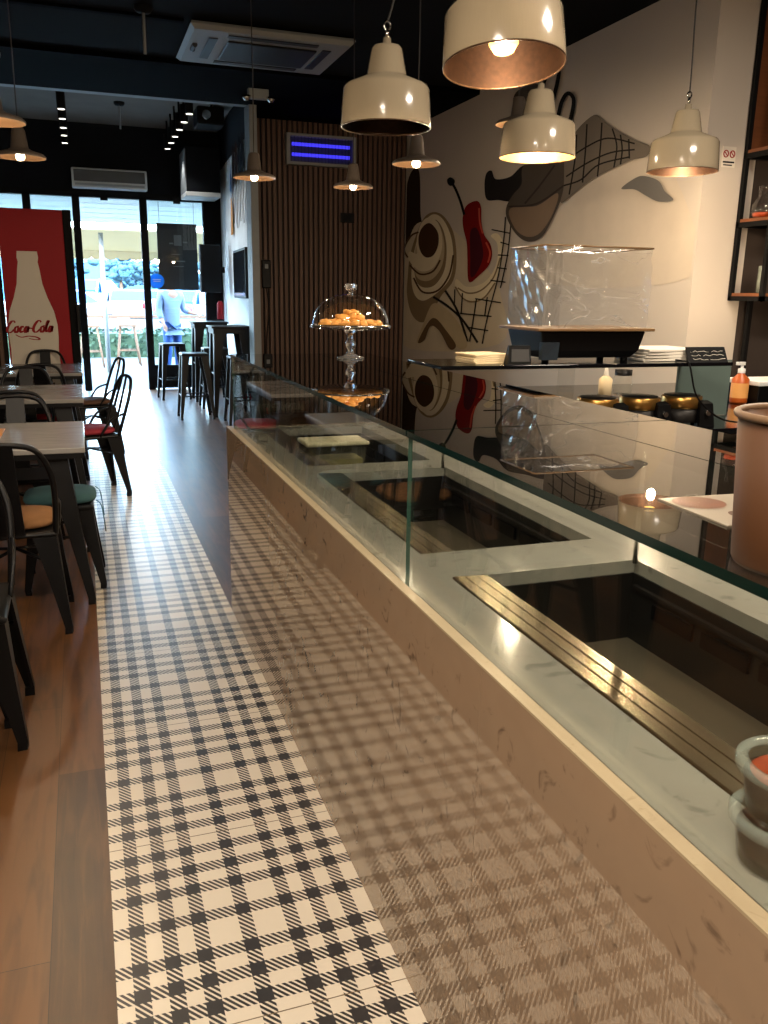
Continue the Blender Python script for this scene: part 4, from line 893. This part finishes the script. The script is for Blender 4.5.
# flowing script lettering, drawn as tapered pen strokes
def ribbon(o, pts, w, y):
    P = cr([Vector((a, b, 0)) for a, b in pts], 7); n = len(P); L, R_ = [], []
    for i, q in enumerate(P):
        d = P[min(i+1, n-1)]-P[max(i-1, 0)]; d = d.normalized() if d.length else Vector((1, 0, 0))
        ww = 1.3*w*(.45+.55*abs(d.y))*(.5+.5*math.sin(PI*min(1, max(0, (i+1)/(n+1)))))
        nn = Vector((-d.y, d.x, 0))*ww; L.append((q.x+nn.x, y, q.y+nn.y)); R_.append((q.x-nn.x, y, q.y-nn.y))
    for i in range(n-1): o.poly([L[i], L[i+1], R_[i+1], R_[i]])
CC = [(.95, .95), (.80, 1.12), (.52, 1.05), (.20, .62), (.12, .22), (.32, .0), (.62, .06), (.86, .30)]
oo = [(.45, .58), (.22, .50), (.12, .22), (.24, .0), (.46, .08), (.54, .36), (.42, .58), (.62, .62)]
cc_ = [(.52, .46), (.40, .58), (.20, .44), (.14, .16), (.28, .0), (.52, .14)]
aa = [(.52, .56), (.28, .54), (.12, .24), (.20, .0), (.40, .12), (.54, .54), (.50, .10), (.64, .06)]
ll = [(.12, .3), (.34, .84), (.40, 1.08), (.26, .92), (.16, .30), (.22, .02), (.40, .12)]
txt = MB(); x = -.385; sc_ = .100
for shape, adv in ((CC, .80), (oo, .58), (cc_, .52), (aa, .62), ('-', .34), (CC, .80), (oo, .56), (ll, .36), (aa, .6)):
    if shape == '-': ribbon(txt, [(x+.02*sc_, 1.02+.40*sc_), (x+.16*sc_, 1.02+.43*sc_), (x+.30*sc_, 1.02+.40*sc_)], .010, -.004)
    else: ribbon(txt, [(x+(a+.18*b)*sc_*.80, 1.02+b*sc_+(x+.385)*.02) for a, b in shape], .0105, -.004)
    x += adv*sc_*.84
ribbon(txt, [(-.30, 1.0), (-.25, .975), (-.18, .985), (-.11, .975), (-.08, .955), (-.12, .95), (-.18, .962)], .008, -.004)
txt.build('script_lettering', MT['cokered'], t)
MB().box((-.1, -.003, .42), (.03, -.001, .52)).build('badge', mat('badge_brown', '#4b3a26', .5), t)
# timber slats left of the fridge
o = MB().use(MT['slatb']).box((-1.25, FY+.05, 0), (-.725, FY+.10, 2.16)); o.use(MT['slat'])
for k in range(9): o.box((-1.25+k*.0565, FY+.01, 0), (-1.25+k*.0565+.034, FY+.05, 2.16))
tag(o.build('slatted_partition'), 'brown timber slatted partition standing left of the red fridge', 'partition')
# ------------------------------------------------------------------ metal furniture
def sheet_leg(top, bot, wt, wb, m, parent, name='leg'):
    # tapering pressed-metal leg, L section: top and bot are corner points, opening towards the middle
    o = MB(); sx = -1 if top[0] > 0 else 1; sy = -1 if top[1] > 0 else 1; th = .012
    def ring(c, w): x, y, z = c; return [(x, y, z), (x+sx*w, y, z), (x+sx*w, y+sy*th, z), (x+sx*th, y+sy*th, z), (x+sx*th, y+sy*w, z), (x, y+sy*w, z)]
    mid = [top[i]*.55+bot[i]*.45 for i in range(3)]
    rr = [ring(top, wt), ring(mid, wt*.45+wb*.55), ring((bot[0], bot[1], bot[2]+.03), wb)]
    o.rings(rr, True, True, False)
    x, y, z = bot; o.hexa([(x-.004*(-sx), y-.004*(-sy), 0), (x+sx*wb*1.05, y, 0), (x+sx*wb*1.05, y+sy*wb*1.05, 0), (x, y+sy*wb*1.05, 0)], [(x, y, .03), (x+sx*wb, y, .03), (x+sx*wb, y+sy*wb, .03), (x, y+sy*wb, .03)])
    return o.build(name, m, parent)
def metal_chair(label, splat=True):
    t = thing('metal_chair', label, 'chair', (0, 0, 0), 0, 'black metal chairs around the tables'); m = MT['black']
    MB().rings([[(-.17, -.17, .425), (.17, -.17, .425), (.18, .18, .425), (-.18, .18, .425)], [(-.185, -.185, .44), (.185, -.185, .44), (.19, .19, .44), (-.19, .19, .44)], [(-.175, -.175, .452), (.175, -.175, .452), (.18, .18, .452), (-.18, .18, .452)]], smooth=False).build('seat', m, t, .01)
    for sx in (-1, 1):
        for sy in (-1, 1): sheet_leg((sx*.178, sy*.178, .43), (sx*.215, sy*(.215 if sy > 0 else .225), 0), .095, .032, m, t)
    st_ = MB().tube([(-.17, -.17, .30), (0, 0, .34), (.17, .17, .30)], .008, 6).tube([(.17, -.17, .30), (0, 0, .34), (-.17, .17, .30)], .008, 6); st_.build('brace', m, t)
    hoop = [(-.175, -.165, .44), (-.185, -.215, .60), (-.178, -.255, .72), (-.135, -.285, .815), (-.06, -.295, .845), (.06, -.295, .845), (.135, -.285, .815), (.178, -.255, .72), (.185, -.215, .60), (.175, -.165, .44)]
    MB().tube(cr(hoop, 6), .0125, 8).build('back_hoop', m, t)
    if not splat: MB().tube(cr([(0, -.172, .44), (0, -.215, .56), (0, -.262, .72), (0, -.294, .84)], 6), .009, 6).build('back_rod', m, t)
    o = MB(); rr = []
    for y, z, w in ((-.175, .44, .058), (-.215, .56, .054), (-.262, .72, .05), (-.298, .84, .048)): rr.append([(-w, y-.006, z), (w, y-.006, z), (w, y+.006, z), (-w, y+.006, z)])
    if splat: o.rings(rr, smooth=False).build('back_splat', m, t)
    else: o.bm.free()
    for sx in (-1, 1): MB().tube(cr([(sx*.185, -.215, .60), (sx*.195, -.12, .565), (sx*.185, -.05, .47), (sx*.18, -.04, .44)], 5), .009, 6).build('side_rod', m, t)
    return t
def metal_stool(label, hh, grp):
    t = thing('metal_stool', label, 'stool', (0, 0, 0), 0, grp); m = MT['black']
    MB().rings([[(-s_, -s_, hh-.03), (s_, -s_, hh-.03), (s_, s_, hh-.03), (-s_, s_, hh-.03)] if False else [(-.15*q, -.15*q, z), (.15*q, -.15*q, z), (.15*q, .15*q, z), (-.15*q, .15*q, z)] for q, z in ((1.0, hh-.035), (1.05, hh-.012), (.95, hh))] if False else [[(-.15*q, -.15*q, z), (.15*q, -.15*q, z), (.15*q, .15*q, z), (-.15*q, .15*q, z)] for q, z in ((1.0, hh-.035), (1.05, hh-.012), (.95, hh))], smooth=False).build('seat', m, t, .01)
    k = .20 if hh > .6 else .19
    for sx in (-1, 1):
        for sy in (-1, 1): sheet_leg((sx*.148, sy*.148, hh-.02), (sx*k, sy*k, 0), .085, .03, m, t)
    o = MB(); z = .27; e = .148+(k-.148)*(1-z/hh)-.015
    for a, b in (((-e, -e), (e, -e)), ((e, -e), (e, e)), ((e, e), (-e, e)), ((-e, e), (-e, -e))): o.tube([(a[0], a[1], z), (b[0], b[1], z)], .008, 6)
    o.build('footrest', m, t)
    return t
def cushion(label, loc, rz, m, w=.175, ties=False):
    t = thing('seat_cushion', label, 'cushion', loc, rz)
    rr = []
    for f, z in ((.80, .0), (.97, .008), (1.0, .02), (.97, .033), (.80, .043), (.4, .047)):
        rr.append([(w*f*math.copysign(abs(math.cos(a))**.55, math.cos(a)), w*f*math.copysign(abs(math.sin(a))**.55, math.sin(a)), z) for a in [k*2*PI/28 for k in range(28)]])
    MB().rings(rr).build('pad', m, t)
    if ties:
        for sx, sy in ((w*1.0, -w*.9), (w*1.0, w*.9)):
            MB().tube(cr([(sx*.97, sy, .02), (sx*1.09, sy*1.03, .0), (sx*1.14, sy*1.03, -.05), (sx*1.18, sy*1.06, -.14)], 5), .003, 5).build('tie', m, t)
    return t
def cafe_table(label, x0, y0, x1, y1, grp='grey topped tables along the left'):
    cx, cy = (x0+x1)/2, (y0+y1)/2; hx, hy = (x1-x0)/2, (y1-y0)/2
    t = thing('cafe_table', label, 'table', (cx, cy, 0), 0, grp)
    MB().box((-hx, -hy, .725), (hx, hy, .75), .004).build('table_top', MT['tablew'], t)
    MB().box((-hx+.005, -hy+.005, .70), (hx-.005, hy-.005, .725)).build('apron', MT['black'], t)
    for sx in (-1, 1):
        for sy in (-1, 1): sheet_leg((sx*(hx-.08), sy*(hy-.05), .70), (sx*(hx+.0), sy*(hy+.03), 0), .11, .034, MT['black'], t)
    return t
cafe_table('grey topped table nearest the viewer in full view, the teal cushioned stool under it', -.74, 4.03, -.03, 4.88)
cafe_table('grey topped table second in the row, the red cushioned chair beside it', -.74, 5.88, -.03, 6.83)
cafe_table('grey topped table farthest back, just in front of the red fridge', -.74, 7.76, -.03, 8.80)
cafe_table('table at the left edge, only a leg of it showing nearest the viewer', -1.05, 2.03, -.31, 2.86)
o = MB().box((-.12, -.24, 0), (.12, .24, .006), .002).build('serving_board', MT['board']); o.location = (-.53, 4.42, .7505); tag(o, 'orange brown wooden board lying on the nearest grey table', 'board')
c0 = metal_chair('black metal chair with a tan cushion at the near end of the nearest table'); c0.location = (-.345, 3.88, 0)
chairs = [(-.015, 6.36, PI/2+.24, 'black metal chair turned sideways with a red cushion at the second table'), (.015, 8.05, PI/2+.24, 'black metal chair turned sideways with a brown seat at the farthest table'),
          (-.40, 4.98, PI, 'black metal chair at the far end of the nearest table, back to the second table'), (-.42, 5.80, 0, 'black metal chair at the near end of the second table'),
          (-.45, 6.95, PI, 'black metal chair at the far end of the second table'), (-.36, 7.78, 0, 'black metal chair at the near end of the farthest table'), (-.38, 8.93, PI, 'black metal chair in front of the red fridge'),
          (-.475, 2.90, PI, 'black metal chair at the bottom left edge, mostly cut off')]
c1 = metal_chair('', False)
for k, (x, y, rz, lb) in enumerate(chairs): place(c1 if k == 0 else dup(c1 if k == 1 else c0), (x, y, 0), rz, lb)
cushion('tan round cornered cushion on the nearest black chair', (-.345, 3.90, .453), 0, MT['tan'], .17)
cushion('red cushion on the sideways chair at the second table', (-.015, 6.36, .453), .24, MT['red'], .17)
cushion('brown cushion on the sideways chair at the farthest table', (.015, 8.05, .453), .24, MT['brown'], .17)
s0 = metal_stool('low black metal stool with a teal cushion under the nearest table', .43, 'black metal stools'); s0.location = (-.165, 4.40, 0)
cushion('teal cushion with dangling ties on the low stool', (-.165, 4.40, .431), 0, MT['teal'], .172, True)
h0 = metal_stool('tall black metal stool nearest the end of the counter, left of the high tables', .755, 'black metal stools'); h0.location = (1.19, 10.08, 0)
place(dup(h0), (1.13, 12.0, 0), .1, 'tall black metal stool farther back, close to the door kickplate', 'black metal stools')
place(dup(h0), (1.56, 11.0, 0), .0, 'tall black metal stool standing between the two high tables', 'black metal stools')
place(dup(h0), (1.66, 9.55, 0), .0, 'tall black metal stool by the grey post right of the near high table', 'black metal stools')
def high_table(label, x, y):
    t = thing('high_table', label, 'table', (x, y, 0), 0, 'high metal tables by the side wall'); w = .235
    MB().box((-w, -w, 1.03), (w, w, 1.055), .006).build('table_top', MT['black'], t)
    MB().box((-w+.02, -w+.02, .97), (w-.02, w-.02, 1.03)).build('apron', MT['black'], t)
    for sx in (-1, 1):
        for sy in (-1, 1): sheet_leg((sx*(w-.03), sy*(w-.03), .98), (sx*(w+.0), sy*(w+.0), 0), .12, .04, MT['black'], t)
    o = MB(); e = w-.04
    for a, b in (((-e, -e), (e, -e)), ((e, -e), (e, e)), ((e, e), (-e, e)), ((-e, e), (-e, -e))): o.tube([(a[0], a[1], .5), (b[0], b[1], .5)], .012, 6)
    o.build('footrest', MT['black'], t)
high_table('high black metal table nearer the counter, against the white side wall', 1.632, 10.25)
high_table('high black metal table farther back beside the doors', 1.60, 11.75)
